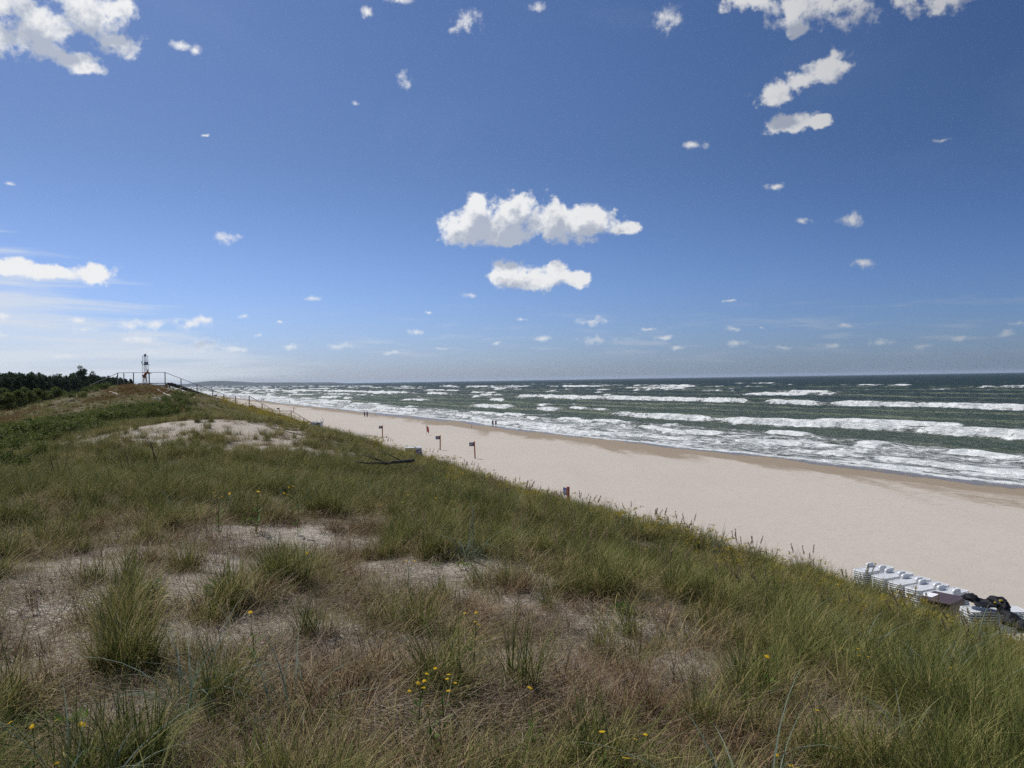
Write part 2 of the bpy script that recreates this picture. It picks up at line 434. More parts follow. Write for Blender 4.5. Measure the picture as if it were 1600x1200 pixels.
def beach_material():
    mt, t, b = new_mat('beach_sand')
    tcn = N(t, 'ShaderNodeTexCoord'); O = tcn.outputs['Object']
    n1 = noise(t, O, 0.05, 6, 0.6).outputs['Fac']
    n2 = noise(t, O, 1.1, 6, 0.65).outputs['Fac']
    n3 = noise(t, O, 7, 4, 0.6).outputs['Fac']
    mp = N(t, 'ShaderNodeMapping'); mp.inputs['Rotation'].default_value = (0, 0, R(-26.1)); mp.inputs['Scale'].default_value = (0.2, 0.02, 1)
    t.links.new(O, mp.inputs[0])
    st = noise(t, mp.outputs[0], 1.0, 5, 0.55, 0.4).outputs['Fac']
    dry = mixc(t, n1, (0.420, 0.380, 0.330), (0.475, 0.432, 0.380))
    dry = mixc(t, smooth(t, n2, 0.35, 0.75, 0, 0.25), dry, (0.37, 0.325, 0.27))
    dry = mixc(t, smooth(t, st, 0.45, 0.75, 0, 0.18), dry, (0.375, 0.33, 0.28))
    wet = attr(t, 'wet'); wn = MATH(t, 'ADD', wet, MATH(t, 'MULTIPLY_ADD', st, 0.5, -0.25))
    wn = MATH(t, 'ADD', wn, MATH(t, 'MULTIPLY_ADD', n2, 0.22, -0.11))
    damp = smooth(t, wn, 0.10, 0.24)
    dc = mixc(t, n2, (0.21, 0.165, 0.115), (0.31, 0.255, 0.19))
    dc = mixc(t, smooth(t, n3, 0.62, 0.75, 0, 0.45), dc, (0.13, 0.10, 0.075))
    c = mixc(t, MATH(t, 'MULTIPLY', damp, 0.95), dry, dc)
    soak = smooth(t, wn, 0.84, 0.92)
    c = mixc(t, soak, c, (0.15, 0.125, 0.10))
    t.links.new(c, b.inputs['Base Color'])
    t.links.new(smooth(t, soak, 0, 1, 0.95, 0.28), b.inputs['Roughness'])
    b.inputs['Specular IOR Level'].default_value = 0.2
    t.links.new(smooth(t, soak, 0, 1, 0.12, 0.28), b.inputs['Specular IOR Level'])
    # trodden sand: footprints crowd along walking lines
    vo = N(t, 'ShaderNodeTexVoronoi'); vo.inputs['Scale'].default_value = 1.5; t.links.new(O, vo.inputs['Vector'])
    fp = smooth(t, vo.outputs['Distance'], 0.05, 0.30)
    fp = MATH(t, 'MULTIPLY', fp, MATH(t, 'MULTIPLY', smooth(t, n1, 0.42, 0.62), MATH(t, 'MULTIPLY_ADD', damp, 0.6, 0.4)))
    h = MATH(t, 'ADD', MATH(t, 'MULTIPLY', n2, 1.0), MATH(t, 'MULTIPLY', n3, 0.45))
    h = MATH(t, 'ADD', h, MATH(t, 'MULTIPLY', fp, 0.9))
    bn = N(t, 'ShaderNodeBump'); bn.inputs['Distance'].default_value = 0.05
    t.links.new(smooth(t, soak, 0, 1, 0.75, 0.1), bn.inputs['Strength'])
    t.links.new(h, bn.inputs['Height']); t.links.new(bn.outputs[0], b.inputs['Normal'])
    return mt

def sea_material():
    mt, t, b = new_mat('sea_water')
    tcn = N(t, 'ShaderNodeTexCoord'); O = tcn.outputs['Object']
    foam = attr(t, 'foam'); shal = attr(t, 'shallow'); thin = attr(t, 'crest')
    rot = N(t, 'ShaderNodeMapping'); rot.inputs['Rotation'].default_value = (0, 0, R(-26.1))
    t.links.new(O, rot.inputs[0]); S = rot.outputs[0]       # x out to sea, y along the coast
    a1 = noise(t, VM(t, 'MULTIPLY', S, (0.30, 0.10, 1)), 1.0, 7, 0.62, 0.8).outputs['Fac']
    a2 = noise(t, VM(t, 'MULTIPLY', S, (1.3, 0.55, 1)), 1.0, 6, 0.65, 0.5).outputs['Fac']
    a3 = noise(t, VM(t, 'MULTIPLY', S, (0.035, 0.010, 1)), 1.0, 5, 0.6, 0.3).outputs['Fac']
    tex = MATH(t, 'ADD', MATH(t, 'MULTIPLY_ADD', a1, 1.1, -0.55), MATH(t, 'MULTIPLY_ADD', a2, 0.9, -0.45))
    f = MATH(t, 'ADD', foam, MATH(t, 'MULTIPLY', tex, MATH(t, 'MULTIPLY_ADD', foam, -0.95, 1.45)))
    fm = smooth(t, f, 0.34, 0.72)
    # small far white caps
    lace = smooth(t, MATH(t, 'ADD', a2, MATH(t, 'MULTIPLY_ADD', a1, 0.6, -0.3)), 0.66, 0.8)
    deep = mixc(t, a3, (0.007, 0.021, 0.029), (0.013, 0.036, 0.037))
    green = mixc(t, a1, (0.022, 0.048, 0.034), (0.045, 0.070, 0.042))
    wc = mixc(t, shal, deep, green)
    wc = mixc(t, MATH(t, 'MULTIPLY', thin, 0.55), wc, (0.13, 0.16, 0.075))
    fcol = mixc(t, smooth(t, a2, 0.3, 0.7), (0.42, 0.46, 0.47), (0.82, 0.84, 0.84))
    c = mixc(t, fm, wc, fcol)
    t.links.new(c, b.inputs['Base Color'])
    t.links.new(smooth(t, fm, 0, 1, 0.16, 0.9), b.inputs['Roughness'])
    b.inputs['IOR'].default_value = 1.33
    t.links.new(smooth(t, fm, 0, 1, 0.30, 0.10), b.inputs['Specular IOR Level'])
    h = MATH(t, 'ADD', MATH(t, 'MULTIPLY', a1, 1.4), MATH(t, 'MULTIPLY', a2, 0.55))
    h = MATH(t, 'ADD', h, MATH(t, 'MULTIPLY', fm, 0.5))
    bn = N(t, 'ShaderNodeBump'); bn.inputs['Strength'].default_value = 1.0; bn.inputs['Distance'].default_value = 0.9
    t.links.new(h, bn.inputs['Height']); t.links.new(bn.outputs[0], b.inputs['Normal'])
    # wind-roughened water: the wave slopes below pixel size limit how much sky it mirrors
    b.inputs['Specular IOR Level'].default_value = 0.0
    for l in list(b.inputs['Specular IOR Level'].links): t.links.remove(l)
    gl = N(t, 'ShaderNodeBsdfGlossy'); gl.inputs['Roughness'].default_value = 0.38
    t.links.new(bn.outputs[0], gl.inputs['Normal'])
    fr = N(t, 'ShaderNodeFresnel'); fr.inputs['IOR'].default_value = 1.33; t.links.new(bn.outputs[0], fr.inputs['Normal'])
    ff = MATH(t, 'MINIMUM', fr.outputs[0], 0.065)
    ff = MATH(t, 'MULTIPLY', ff, MATH(t, 'MULTIPLY_ADD', fm, -1.0, 1.0))
    ms = N(t, 'ShaderNodeMixShader'); t.links.new(ff, ms.inputs[0]); t.links.new(b.outputs[0], ms.inputs[1]); t.links.new(gl.outputs[0], ms.inputs[2])
    t.links.new(ms.outputs[0], t.nodes['Material Output'].inputs[0])
    return mt

def leaf_material(name, cols, transl=0.35, rough=0.6):
    """blades / leaves: per blade 'tint' 0..1 and a per plant random number choose between colours"""
    mt, t, b = new_mat(name)
    tint = attr(t, 'tint'); rnd = attr(t, 'rnd', 'INSTANCER')
    hgt = attr(t, 'hgt')
    oi = N(t, 'ShaderNodeObjectInfo')
    r2 = MATH(t, 'MULTIPLY_ADD', oi.outputs['Random'], 0.25, MATH(t, 'MULTIPLY', rnd, 0.55))
    v = MATH(t, 'ADD', MATH(t, 'MULTIPLY', tint, 0.62), MATH(t, 'MULTIPLY', r2, 0.5))
    cr = N(t, 'ShaderNodeValToRGB')
    e = cr.color_ramp.elements
    while len(e) > 1: e.remove(e[-1])
    e[0].position = cols[0][0]; e[0].color = cols[0][1] + (1,)
    for p_, c_ in cols[1:]:
        x = e.new(p_); x.color = c_ + (1,)
    t.links.new(v, cr.inputs[0])
    c = cr.outputs[0]
    t.links.new(c, b.inputs['Base Color'])
    b.inputs['Roughness'].default_value = max(rough, .7)
    b.inputs['Specular IOR Level'].default_value = 0.12
    tr = N(t, 'ShaderNodeBsdfTranslucent')
    t.links.new(c, tr.inputs[0])
    ms = N(t, 'ShaderNodeMixShader'); ms.inputs[0].default_value = transl
    out = t.nodes['Material Output']
    t.links.new(b.outputs[0], ms.inputs[1]); t.links.new(tr.outputs[0], ms.inputs[2]); t.links.new(ms.outputs[0], out.inputs[0])
    return mt

G0, G1, G2 = (0.032, 0.050, 0.012), (0.098, 0.122, 0.028), (0.225, 0.218, 0.068)
STRAW, TAN, BROWN, GREY = (0.44, 0.34, 0.17), (0.33, 0.23, 0.12), (0.14, 0.080, 0.038), (0.36, 0.32, 0.26)
MAT = {}
MAT['marram'] = leaf_material('marram_blades', [(0.0, G0), (0.30, G1), (0.52, G2), (0.68, (0.36, 0.29, 0.13)), (1.0, (0.55, 0.43, 0.23))], 0.22)
MAT['dry'] = leaf_material('dry_blades', [(0.0, (0.045, 0.034, 0.015)), (0.32, (0.105, 0.060, 0.030)), (0.55, (0.235, 0.160, 0.082)), (0.8, (0.40, 0.30, 0.165)), (1.0, (0.55, 0.44, 0.28))], 0.15)
MAT['litter'] = leaf_material('straw_litter', [(0.0, (0.06, 0.040, 0.025)), (0.5, (0.15, 0.11, 0.07)), (0.8, (0.26, 0.21, 0.15)), (1.0, (0.46, 0.40, 0.30))], 0.05)
MAT['lyme'] = leaf_material('lyme_blades', [(0.0, (0.10, 0.15, 0.11)), (0.6, (0.17, 0.22, 0.17)), (1.0, (0.26, 0.27, 0.17))], 0.3, 0.45)
MAT['herb'] = leaf_material('herb_leaves', [(0.0, (0.05, 0.10, 0.02)), (0.6, (0.11, 0.18, 0.035)), (1.0, (0.20, 0.22, 0.05))], 0.4)
MAT['shrub'] = leaf_material('shrub_leaves', [(0.0, (0.055, 0.080, 0.022)), (0.5, (0.120, 0.150, 0.040)), (1.0, (0.22, 0.23, 0.07))], 0.3)
MAT['pine'] = leaf_material('pine_needles', [(0.0, (0.028, 0.050, 0.024)), (0.5, (0.052, 0.085, 0.036)), (1.0, (0.10, 0.135, 0.052))], 0.12)
MAT['petal'] = leaf_material('yellow_petals', [(0.0, (0.66, 0.42, 0.01)), (1.0, (0.85, 0.60, 0.02))], 0.3)
MAT['haze_flower'] = leaf_material('yellow_bloom', [(0.0, (0.20, 0.18, 0.03)), (0.5, (0.36, 0.28, 0.04)), (1.0, (0.50, 0.38, 0.05))], 0.3)
MAT['seed'] = leaf_material('seed_spikes', [(0.0, (0.16, 0.15, 0.07)), (0.5, (0.27, 0.22, 0.12)), (1.0, (0.38, 0.31, 0.18))], 0.3)
MAT['rust'] = leaf_material('rusty_grass_heads', [(0.0, (0.10, 0.065, 0.03)), (0.6, (0.20, 0.125, 0.055)), (1.0, (0.27, 0.18, 0.08))], 0.3)
MAT['wood_grey'] = simple('weathered_wood', (0.30, 0.28, 0.25), 0.85, 0, 0.4, 9, 0.5)
MAT['wood_dark'] = simple('dark_wood', (0.035, 0.030, 0.028), 0.8, 0, 0.4, 7, 0.5)
MAT['wood_mid'] = simple('old_dead_wood', (0.10, 0.085, 0.07), 0.85, 0, 0.4, 9, 0.6)
MAT['bark'] = simple('pine_bark', (0.12, 0.075, 0.05), 0.9, 0, 0.3, 4, 0.5)
MAT['twig'] = simple('twigs', (0.07, 0.05, 0.035), 0.9, 0, 0.3, 20)
MAT['rail'] = simple('railing_timber', (0.20, 0.185, 0.175), 0.7, 0, 0.3, 8, 0.3)
MAT['step'] = simple('weathered_steps', (0.34, 0.31, 0.27), 0.8, 0, 0.2, 8, 0.3)

# ------------------------------------------------------------------ dune sheet
def axis(start, stop, s0, g_):
    v = [start]
    while v[-1] < stop: v.append(v[-1] + max(s0, g_ * abs(v[-1])))
    return np.array(v)
ax = axis(0, 1500, 0.055, 0.0125)
ax = np.concatenate([-ax[:0:-1], ax[ax < 75]])
ay = axis(0.6, 2600, 0.05, 0.0125)
ay = np.concatenate([[-8, -5, -3, -1.8, -1, -0.4, 0.1], ay])
X, Y = np.meshgrid(ax, ay)
Pp = X + 0.49 * Y
Z = H(X, Y)

# sand blows: centres read off the photograph, laid on the ground
PATCH = []
for (px, py, rx, ry, ww) in [(150, 905, 1.3, 1.0, 0.9), (300, 870, 1.1, 0.9, 1.0), (430, 840, 1.2, 0.9, 0.9), (100, 1010, .9, .7, 1.0), (60, 1060, .7, .6, 1.0), (270, 1000, .6, .4, .5), (180, 1150, .6, .45, .9), (330, 1180, .5, .35, .9),
                            (480, 985, .9, .6, .55), (620, 900, 1.1, .8, .55), (640, 1010, .6, .4, .8), (860, 900, 1.0, .8, .5), (1000, 1010, .7, .45, .95), (1120, 1060, .6, .4, .9), (1060, 1100, .5, .35, .7), (940, 960, .8, .5, .6),
                            (900, 1150, .5, .3, .6), (520, 1130, .5, .35, .4), (300, 670, 3.1, 2.9, .88), (370, 667, 3.0, 2.5, .88), (250, 690, 1.4, 1.2, .6), (420, 690, 2.6, .9, .7), (330, 700, 4.0, 1.0, .35), (480, 705, 2.0, .8, .6), (540, 690, 3.0, .8, .4), (1150, 990, .5, .4, .6), (20, 1130, .6, .5, .9), (560, 1180, .4, .3, .8), (760, 1185, .35, .25, .5), (430, 1060, .45, .3, .7), (1090, 1150, .4, .3, .7), (1300, 1130, .4, .3, .4), (700, 940, .6, .4, .5)]:
    gp = ground_at(px, py); PATCH.append((gp[0], gp[1], rx, ry, ww))
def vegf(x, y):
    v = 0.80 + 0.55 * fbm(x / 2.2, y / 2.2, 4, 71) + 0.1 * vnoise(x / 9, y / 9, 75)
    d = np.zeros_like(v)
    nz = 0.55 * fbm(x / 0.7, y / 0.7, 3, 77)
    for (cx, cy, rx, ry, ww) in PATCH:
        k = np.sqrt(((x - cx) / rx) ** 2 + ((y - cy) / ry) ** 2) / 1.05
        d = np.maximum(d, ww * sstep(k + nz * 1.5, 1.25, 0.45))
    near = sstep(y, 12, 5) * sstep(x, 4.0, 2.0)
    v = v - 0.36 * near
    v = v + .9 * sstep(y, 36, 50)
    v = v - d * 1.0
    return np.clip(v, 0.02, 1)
fov = (np.abs(X) < 1.15 * np.maximum(Y, 0) + 9)
keep = (Pp < 46) & fov & (Pp > -600)
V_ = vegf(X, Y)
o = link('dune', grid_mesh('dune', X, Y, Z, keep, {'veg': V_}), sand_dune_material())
tag(o, kind='structure')

# ------------------------------------------------------------------ beach sheet
s_ax = np.concatenate([np.arange(-60, 160, 0.8), axis(160, 9000, 1.0, 0.008)])
q_ax = np.concatenate([np.arange(18, 62, 1.0), np.arange(62, 96, 0.35), np.arange(96, 135, 2.0)])
Sg, Qg = np.meshgrid(s_ax, q_ax)
ZB = HB(Sg, Qg)
XB, YB = XY(Sg, Qg)
wet = sstep(ZB, 1.95, 0.0)
pool = np.exp(-(((Sg - 240) / 48) ** 2 + ((Qg - 77 - 1.0 * np.sin(Sg / 25)) / 4.0) ** 2))
ZB = ZB
wet = np.clip(wet + 0.7 * sstep(pool, 0.35, 0.7), 0, 1)
o = link('beach', grid_mesh('beach', XB, YB, ZB, None, {'wet': wet}), beach_material())
tag(o, kind='structure')

# ------------------------------------------------------------------ sea
s_ax = np.concatenate([np.arange(-40, 60, 1.0), axis(60, 24000, 0.6, 0.0085)])
q_ax = np.concatenate([np.arange(76, 120, 0.45), axis(120, 700, 0.6, 0.0042), axis(703, 24000, 3.2, 0.012)])
Sg, Qg = np.meshgrid(s_ax, q_ax)
XS, YS = XY(Sg, Qg)
foam = np.zeros_like(Sg); crest = np.zeros_like(Sg)
z = np.zeros_like(Sg)
wob = (1.2 + Qg * 0.022) * fbm(Sg / 16, Qg / 9, 4, 47) + 0.5 * vnoise(Sg / 3, Qg / 2, 48)
trm = np.clip(0.85 + 2.2 * fbm(Sg / 22, Qg / 30, 3, 49), .12, 2.6)
dep = sstep(Qg, 84, 260)
warpq = 9 * vnoise(Sg / 90, Qg / 120, 41) + 3 * vnoise(Sg / 28, Qg / 40, 42)
z += (0.12 + 0.38 * dep) * np.sin((Qg + warpq) / 26 * 2 * np.pi) * (0.6 + 0.6 * vnoise(Sg / 70, Qg / 60, 43)) * sstep(Qg, 86, 130)
z += 0.22 * dep * vnoise(Sg / 9, Qg / 5, 45) + 0.10 * sstep(Qg, 84, 110) * vnoise(Sg / 3.5, Qg / 2.2, 46)
far = sstep(Qg, 2500, 600)
# crest lines: distance offshore, height, width, share of the line that breaks, foam trail behind it
BARS = [(88, .12, 1.2, 1.0, 3), (93, .28, 1.5, .95, 5), (100, .38, 1.8, .85, 8), (109, .45, 2.0, .70, 9), (120, .5, 2.2, .50, 8), (137, 1.0, 2.4, .42, 7), (160, .6, 2.8, .20, 8), (188, .8, 2.8, .26, 7), (222, 1.0, 3.0, .34, 9), (248, 1.3, 3.2, .80, 10),
        (298, .9, 4, .18, 12), (360, 1.0, 4.2, .28, 14), (430, 1.1, 4.4, .22, 15), (520, 1.0, 5, .26, 16), (612, 1.4, 5, .50, 18), (740, .9, 6, .10, 15), (930, .8, 7, .06, 15)]
for k, (qb, hh, ww, share, trail) in enumerate(BARS):
    lo = 26 if qb < 130 else 68
    line = qb + (3 + qb * 0.05) * vnoise(s_ax / (45 + qb * 0.28), s_ax * 0 + k * 7.7, 51) + (0.8 + qb * 0.004) * vnoise(s_ax / 13, s_ax * 0 + k * 3.1, 52)
    pres = vnoise(s_ax / (lo + qb * 0.12), s_ax * 0 + k * 5.3, 53) + 0.6 * vnoise(s_ax / (lo * 0.28), s_ax * 0 + k * 9.1, 54)
    # more surf towards the distance down the coast
    sh = share + 0.30 * sstep(s_ax, 250, 900)
    pres = sstep(pres, 0.40 - sh, 1.0 - sh)
    D = Qg - line[None, :] + wob
    Pm = pres[None, :]
    prof = np.where(D < 0, np.exp(-(D / (ww * 0.45)) ** 2), np.exp(-(D / (ww * 1.6)) ** 2))
    z += 1.7 * hh * prof * (0.35 + 0.65 * Pm)
    fr = np.where(D < 0, np.exp(-(D / (ww * 0.9)) ** 4), np.exp(-np.maximum(D - ww * 0.2, 0) / (trail * trm)))
    foam = np.maximum(foam, Pm * fr * (1.0 if hh > .3 else .95))
    # foam pushed ahead of the bore
    fr2 = sstep(D, -trail * 0.7, -ww) * (D < 0)
    foam = np.maximum(foam, Pm * fr2 * 0.40 * sstep(D, -trail * 2, 0))
    crest = np.maximum(crest, np.where(D < 0, np.exp(-((D + ww * 0.3) / (ww * 0.6)) ** 2), 0) * (1 - Pm) * hh * 0.9)
base = 0.62 * sstep(Qg, 136, 98) + 0.10 * sstep(Qg, 330, 120) + 0.30 * sstep(Sg, 150, 900) * sstep(Qg, 800, 200)
base += 0.28 * fbm(Sg / 60, Qg / 14, 3, 61)
base = np.clip(base, 0.02, 0.6)
so_ = shore_off(Sg)
edge = np.exp(-((Qg - 84.5 - so_) / 2.2) ** 2) * 0.85
foam = np.maximum(np.maximum(foam, base), edge)
cap = vnoise(Sg / 11, Qg / 5, 63) + 0.5 * vnoise(Sg / 60, Qg / 60, 64)
foam = np.maximum(foam, 0.60 * sstep(cap, 0.86, 1.02) * sstep(Qg, 200, 400))
z = z * far
# the swash film hugs the sand
zb = HB(Sg, Qg)
film = zb + 0.012 + 0.05 * sstep(Qg - so_, 81, 86)
z = np.where(Qg - so_ < 90, np.maximum(z * sstep(Qg - so_, 84, 92), np.minimum(film, 0.16 + 0.06 * vnoise(Sg / 12, Qg / 8, 66))), z)
shallow = sstep(Qg, 330, 110) * 0.75 + 0.35 * sstep(vnoise(Sg / 60, Qg / 25, 67), 0.1, 0.6) * sstep(Qg, 700, 300)
o = link('sea', grid_mesh('sea', XS, YS, z, None, {'foam': foam, 'shallow': np.clip(shallow, 0, 1), 'crest': np.clip(crest, 0, 1)}), sea_material())
tag(o, kind='structure')

# ------------------------------------------------------------------ headland far down the coast
hx = np.linspace(-4200, -1300, 260); hy = np.linspace(7400, 8600, 50)
HX, HY = np.meshgrid(hx, hy)
pxh = 800 + HX / HY * FPX
prof = np.interp(pxh, [150, 240, 292, 305, 330, 352, 372, 400, 450, 520, 560], [20, 22, 26, 42, 53, 52, 42, 30, 26, 20, -2])
HZ = prof * sstep(np.abs(HY - 8000), 600, 300) + 3 * fbm(HX / 120, HY / 120, 3, 81) * sstep(prof, 5, 30) - 1.5
mh, th, bh = new_mat('distant_forest')
tcn = N(th, 'ShaderNodeTexCoord')
th.links.new(mixc(th, noise(th, tcn.outputs['Object'], 0.02, 6, 0.7).outputs['Fac'], (0.012, 0.020, 0.022), (0.025, 0.036, 0.036)), bh.inputs['Base Color'])
bh.inputs['Roughness'].default_value = 0.95
o = link('headland', grid_mesh('headland', HX, HY, HZ), mh); tag(o, kind='structure')

# ------------------------------------------------------------------ blade and leaf generators
def blades(n, radius, L, W, lean, curve, wind=0.0, tint=(0, 1), seg=4, lie=0.0, seed=0, wind_az=R(60)):
    """n curved tapering blades growing from a patch; returns verts, quads, tint"""
    rg = np.random.default_rng(seed)
    Vs, Fs, Ts = [], [], []
    for i in range(n):
        rr = radius * math.sqrt(rg.random()); a0 = rg.random() * 2 * math.pi
        p = np.array([rr * math.cos(a0), rr * math.sin(a0), -0.02])
        azi = a0 + rg.normal() * 0.9 if rg.random() < .45 else rg.random() * 6.28
        ln = rg.uniform(*L); wd = rg.uniform(*W)
        th_ = abs(rg.normal(lean, lean * 0.7)); cv = rg.uniform(*curve) * (2.0 if rg.random() < .2 else 1.0)
        if lie: th_ = rg.uniform(1.2, 1.6); cv = rg.uniform(-0.25, 0.4); p[2] = rg.uniform(0.005, lie)
        d = np.array([math.cos(azi), math.sin(azi)])
        wv = np.array([math.cos(wind_az), math.sin(wind_az)]) * wind
        side = np.array([-d[1], d[0], 0]); tw = rg.uniform(-.6, .6)
        side = side * math.cos(tw) + np.array([d[0], d[1], 0]) * math.sin(tw)
        b = len(Vs); tt = rg.uniform(*tint)
        for k in range(seg + 1):
            f = k / seg
            wk = wd * (1 - f ** 1.6) * (0.75 + 0.5 * min(f * 3, 1)) * .5 + 0.0002
            Vs.append(p - side * wk); Vs.append(p + side * wk); Ts += [tt, tt]
            a = th_ + cv * f
            h = np.array([d[0] * math.sin(a) + wv[0] * f, d[1] * math.sin(a) + wv[1] * f, math.cos(a)])
            h /= np.linalg.norm(h)
            p = p + h * (ln / seg)
            if lie and p[2] < 0.003: p[2] = 0.003
            if k < seg: Fs.append((b + 2 * k, b + 2 * k + 1, b + 2 * k + 3, b + 2 * k + 2))
    return np.array(Vs), np.array(Fs), np.array(Ts)

def join(parts):
    Vs, Fs, Ts = [], [], []; n = 0
    for V, F, T in parts:
        Vs.append(V); Fs.append(F + n); Ts.append(T); n += len(V)
    return np.concatenate(Vs), np.concatenate(Fs), np.concatenate(Ts)

def quads(P_, D_, U_, ln, wd, tint):
    """leaf quads centred at P_, long axis D_, width axis U_"""
    a = D_ * ln[:, None] / 2; c = U_ * wd[:, None] / 2
    V = np.stack([P_ - a, P_ + c, P_ + a, P_ - c], 1).reshape(-1, 3)
    F = np.arange(len(V)).reshape(-1, 4)
    return V, F, np.repeat(tint, 4)

def rand_dirs(n, rg):
    v = rg.normal(size=(n, 3)); return v / np.linalg.norm(v, axis=1, keepdims=True)

def leaf_cloud(n, centers, radii, size, rg, flat=1.0):
    ci = rg.integers(0, len(centers), n)
    d = rand_dirs(n, rg) * (rg.random((n, 1)) ** 0.45)
    P_ = centers[ci] + d * radii[ci][:, None] * np.array([1, 1, flat])
    D_ = rand_dirs(n, rg); U_ = np.cross(D_, rand_dirs(n, rg)); U_ /= np.linalg.norm(U_, axis=1, keepdims=True) + 1e-9
    ln = rg.uniform(size * .7, size * 1.4, n)
    tint = np.clip(rg.random(len(centers))[ci] * .6 + rg.random(n) * .4, 0, 1)
    return quads(P_, D_, U_, ln, ln * .55, tint)

def tube(pts, rad, nseg=7, cap=True):
    """tapering tube through points"""
    pts = [np.array(p, float) for p in pts]
    V = []; F = []
    n = len(pts)
    prev = None
    for i, p in enumerate(pts):
        t = pts[min(i + 1, n - 1)] - pts[max(i - 1, 0)]; t = t / (np.linalg.norm(t) + 1e-9)
        ref = np.array([0, 0, 1.0]) if abs(t[2]) < .9 else np.array([1.0, 0, 0])
        if prev is not None: ref = prev
        u = np.cross(t, ref); u /= np.linalg.norm(u) + 1e-9; v = np.cross(u, t); prev = v
        r = rad[i] if hasattr(rad, '__len__') else rad
        for k in range(nseg):
            a = 2 * math.pi * k / nseg
            V.append(p + r * (math.cos(a) * u + math.sin(a) * v))
        if i:
            b = (i - 1) * nseg; c = i * nseg
            for k in range(nseg): F.append((b + k, b + (k + 1) % nseg, c + (k + 1) % nseg, c + k))
    if cap:
        for b, e in ((0, pts[0]), ((n - 1) * nseg, pts[-1])):
            ci = len(V); V.append(e)
            for k in range(0, nseg):
                F.append((b + k, b + (k + 1) % nseg, ci, ci))
    return np.array(V), F

class MB:
    """mesh builder: boxes, tubes, lofts collected into one mesh"""
    def __init__(s): s.bm = bmesh.new()
    def box(s, c, size, rot=None, bev=0.0):
        r = bmesh.ops.create_cube(s.bm, size=1)
        vs = r['verts']
        M = Matrix.Translation(Vector([float(v) for v in c])) @ (rot.to_4x4() if rot is not None else Matrix.Identity(4)) @ Matrix.Diagonal(Vector(tuple(size) + (1,)))
        bmesh.ops.transform(s.bm, matrix=M, verts=vs)
        if bev:
            es = list({e for v in vs for e in v.link_edges})
            bmesh.ops.bevel(s.bm, geom=es, offset=bev, segments=2, affect='EDGES', profile=.5)
        return s
    def tube(s, pts, rad, n=7):
        V, F = tube(pts, rad, n)
        vs = [s.bm.verts.new(tuple(v)) for v in V]
        for f in F:
            try: s.bm.faces.new([vs[i] for i in dict.fromkeys(f)])
            except ValueError: pass
        return s
    def poly(s, V, F):
        vs = [s.bm.verts.new(tuple(float(a) for a in v)) for v in V]
        for f in F:
            try: s.bm.faces.new([vs[i] for i in f])
            except ValueError: pass
        return s
    def mesh(s, name, smooth_=False):
        me = bpy.data.meshes.new(name)
        bmesh.ops.recalc_face_normals(s.bm, faces=s.bm.faces)
        s.bm.to_mesh(me); s.bm.free()
        if smooth_:
            for p in me.polygons: p.use_smooth = True
        return me
    def build(s, name, mat, parent=None, smooth_=False):
        return link(name, s.mesh(name, smooth_), mat, parent)

def leafmesh(name, parts):
    V, F, T = join(parts) if isinstance(parts, list) else parts
    return np_mesh(name, V, F, False, {'tint': T})

# ------------------------------------------------------------------ plant prototypes = real plants of the foreground
PROTO = []     # objects whose meshes the ground cover repeats
def plant(name, me, mat, px, py, label, cat, group=None, rz=0.0, sc=1.0, up=0.0):
    gp = ground_at(px, py, up)
    o = link(name, me, MAT[mat])
    o.location = (gp[0], gp[1], float(H(gp[0], gp[1])) - 0.01); o.rotation_euler = (0, 0, rz); o.scale = (sc, sc, sc)
    tag(o, label, cat, group)
    return o

WIND = dict(wind=0.15, wind_az=R(-150))
mar = []
mar.append(plant('marram_tuft', leafmesh('marram_a', [blades(80, .09, (.28, .58), (.0034, .0060), .25, (.3, 1.3), seed=1, tint=(0, .7), **WIND), blades(60, .07, (.12, .3), (.003, .005), .3, (.1, .8), seed=91, tint=(0, .2)), blades(40, .12, (.2, .4), (.002, .004), .5, (.3, 1.3), seed=2, tint=(.8, 1))]), 'marram', 812, 1085, 'tallest densest green marram clump, with a dark base, in the centre of the foreground', 'grass tuft', sc=1.25))
mar.append(plant('marram_tuft', leafmesh('marram_b', [blades(60, .12, (.20, .46), (.0032, .0055), .35, (.4, 1.6), seed=3, tint=(0, .9), **WIND), blades(50, .08, (.08, .22), (.003, .005), .35, (.1, .8), seed=92, tint=(0, .2))]), 'marram', 985, 1050, 'loose green marram tuft right of the tall central clump', 'grass tuft'))
mar.append(plant('marram_tuft', leafmesh('marram_c', [blades(50, .13, (.18, .42), (.0032, .0055), .35, (.2, 1.4), seed=4, tint=(0.1, 1.1), **WIND), blades(45, .09, (.08, .2), (.003, .005), .4, (.1, .8), seed=93, tint=(0, .3))]), 'marram', 700, 990, 'thin half dry marram tuft left of the tall central clump', 'grass tuft'))
mar.append(plant('marram_tuft', leafmesh('marram_d', [blades(70, .16, (.20, .42), (.0032, .0055), .50, (.4, 1.8), seed=5, tint=(0, .95), wind=.2, wind_az=R(-20))]), 'marram', 1180, 960, 'wide spreading marram tuft on the grassy slope right of centre', 'grass tuft'))
fine = plant('fine_grass_tuft', leafmesh('fine_a', [blades(80, .15, (.08, .24), (.0016, .0028), .4, (.2, 1.2), seed=6, tint=(0, 1), seg=3)]), 'marram', 420, 900, 'short fine grass tuft on the bare sand left of centre', 'grass tuft')
fine2 = plant('fine_grass_tuft', leafmesh('fine_b', [blades(65, .20, (.07, .22), (.0016, .0026), .5, (.2, 1.2), seed=7, tint=(.2, 1), seg=3)]), 'dry', 560, 960, 'low brown fine grass tuft between bare sand patches left of centre', 'grass tuft')
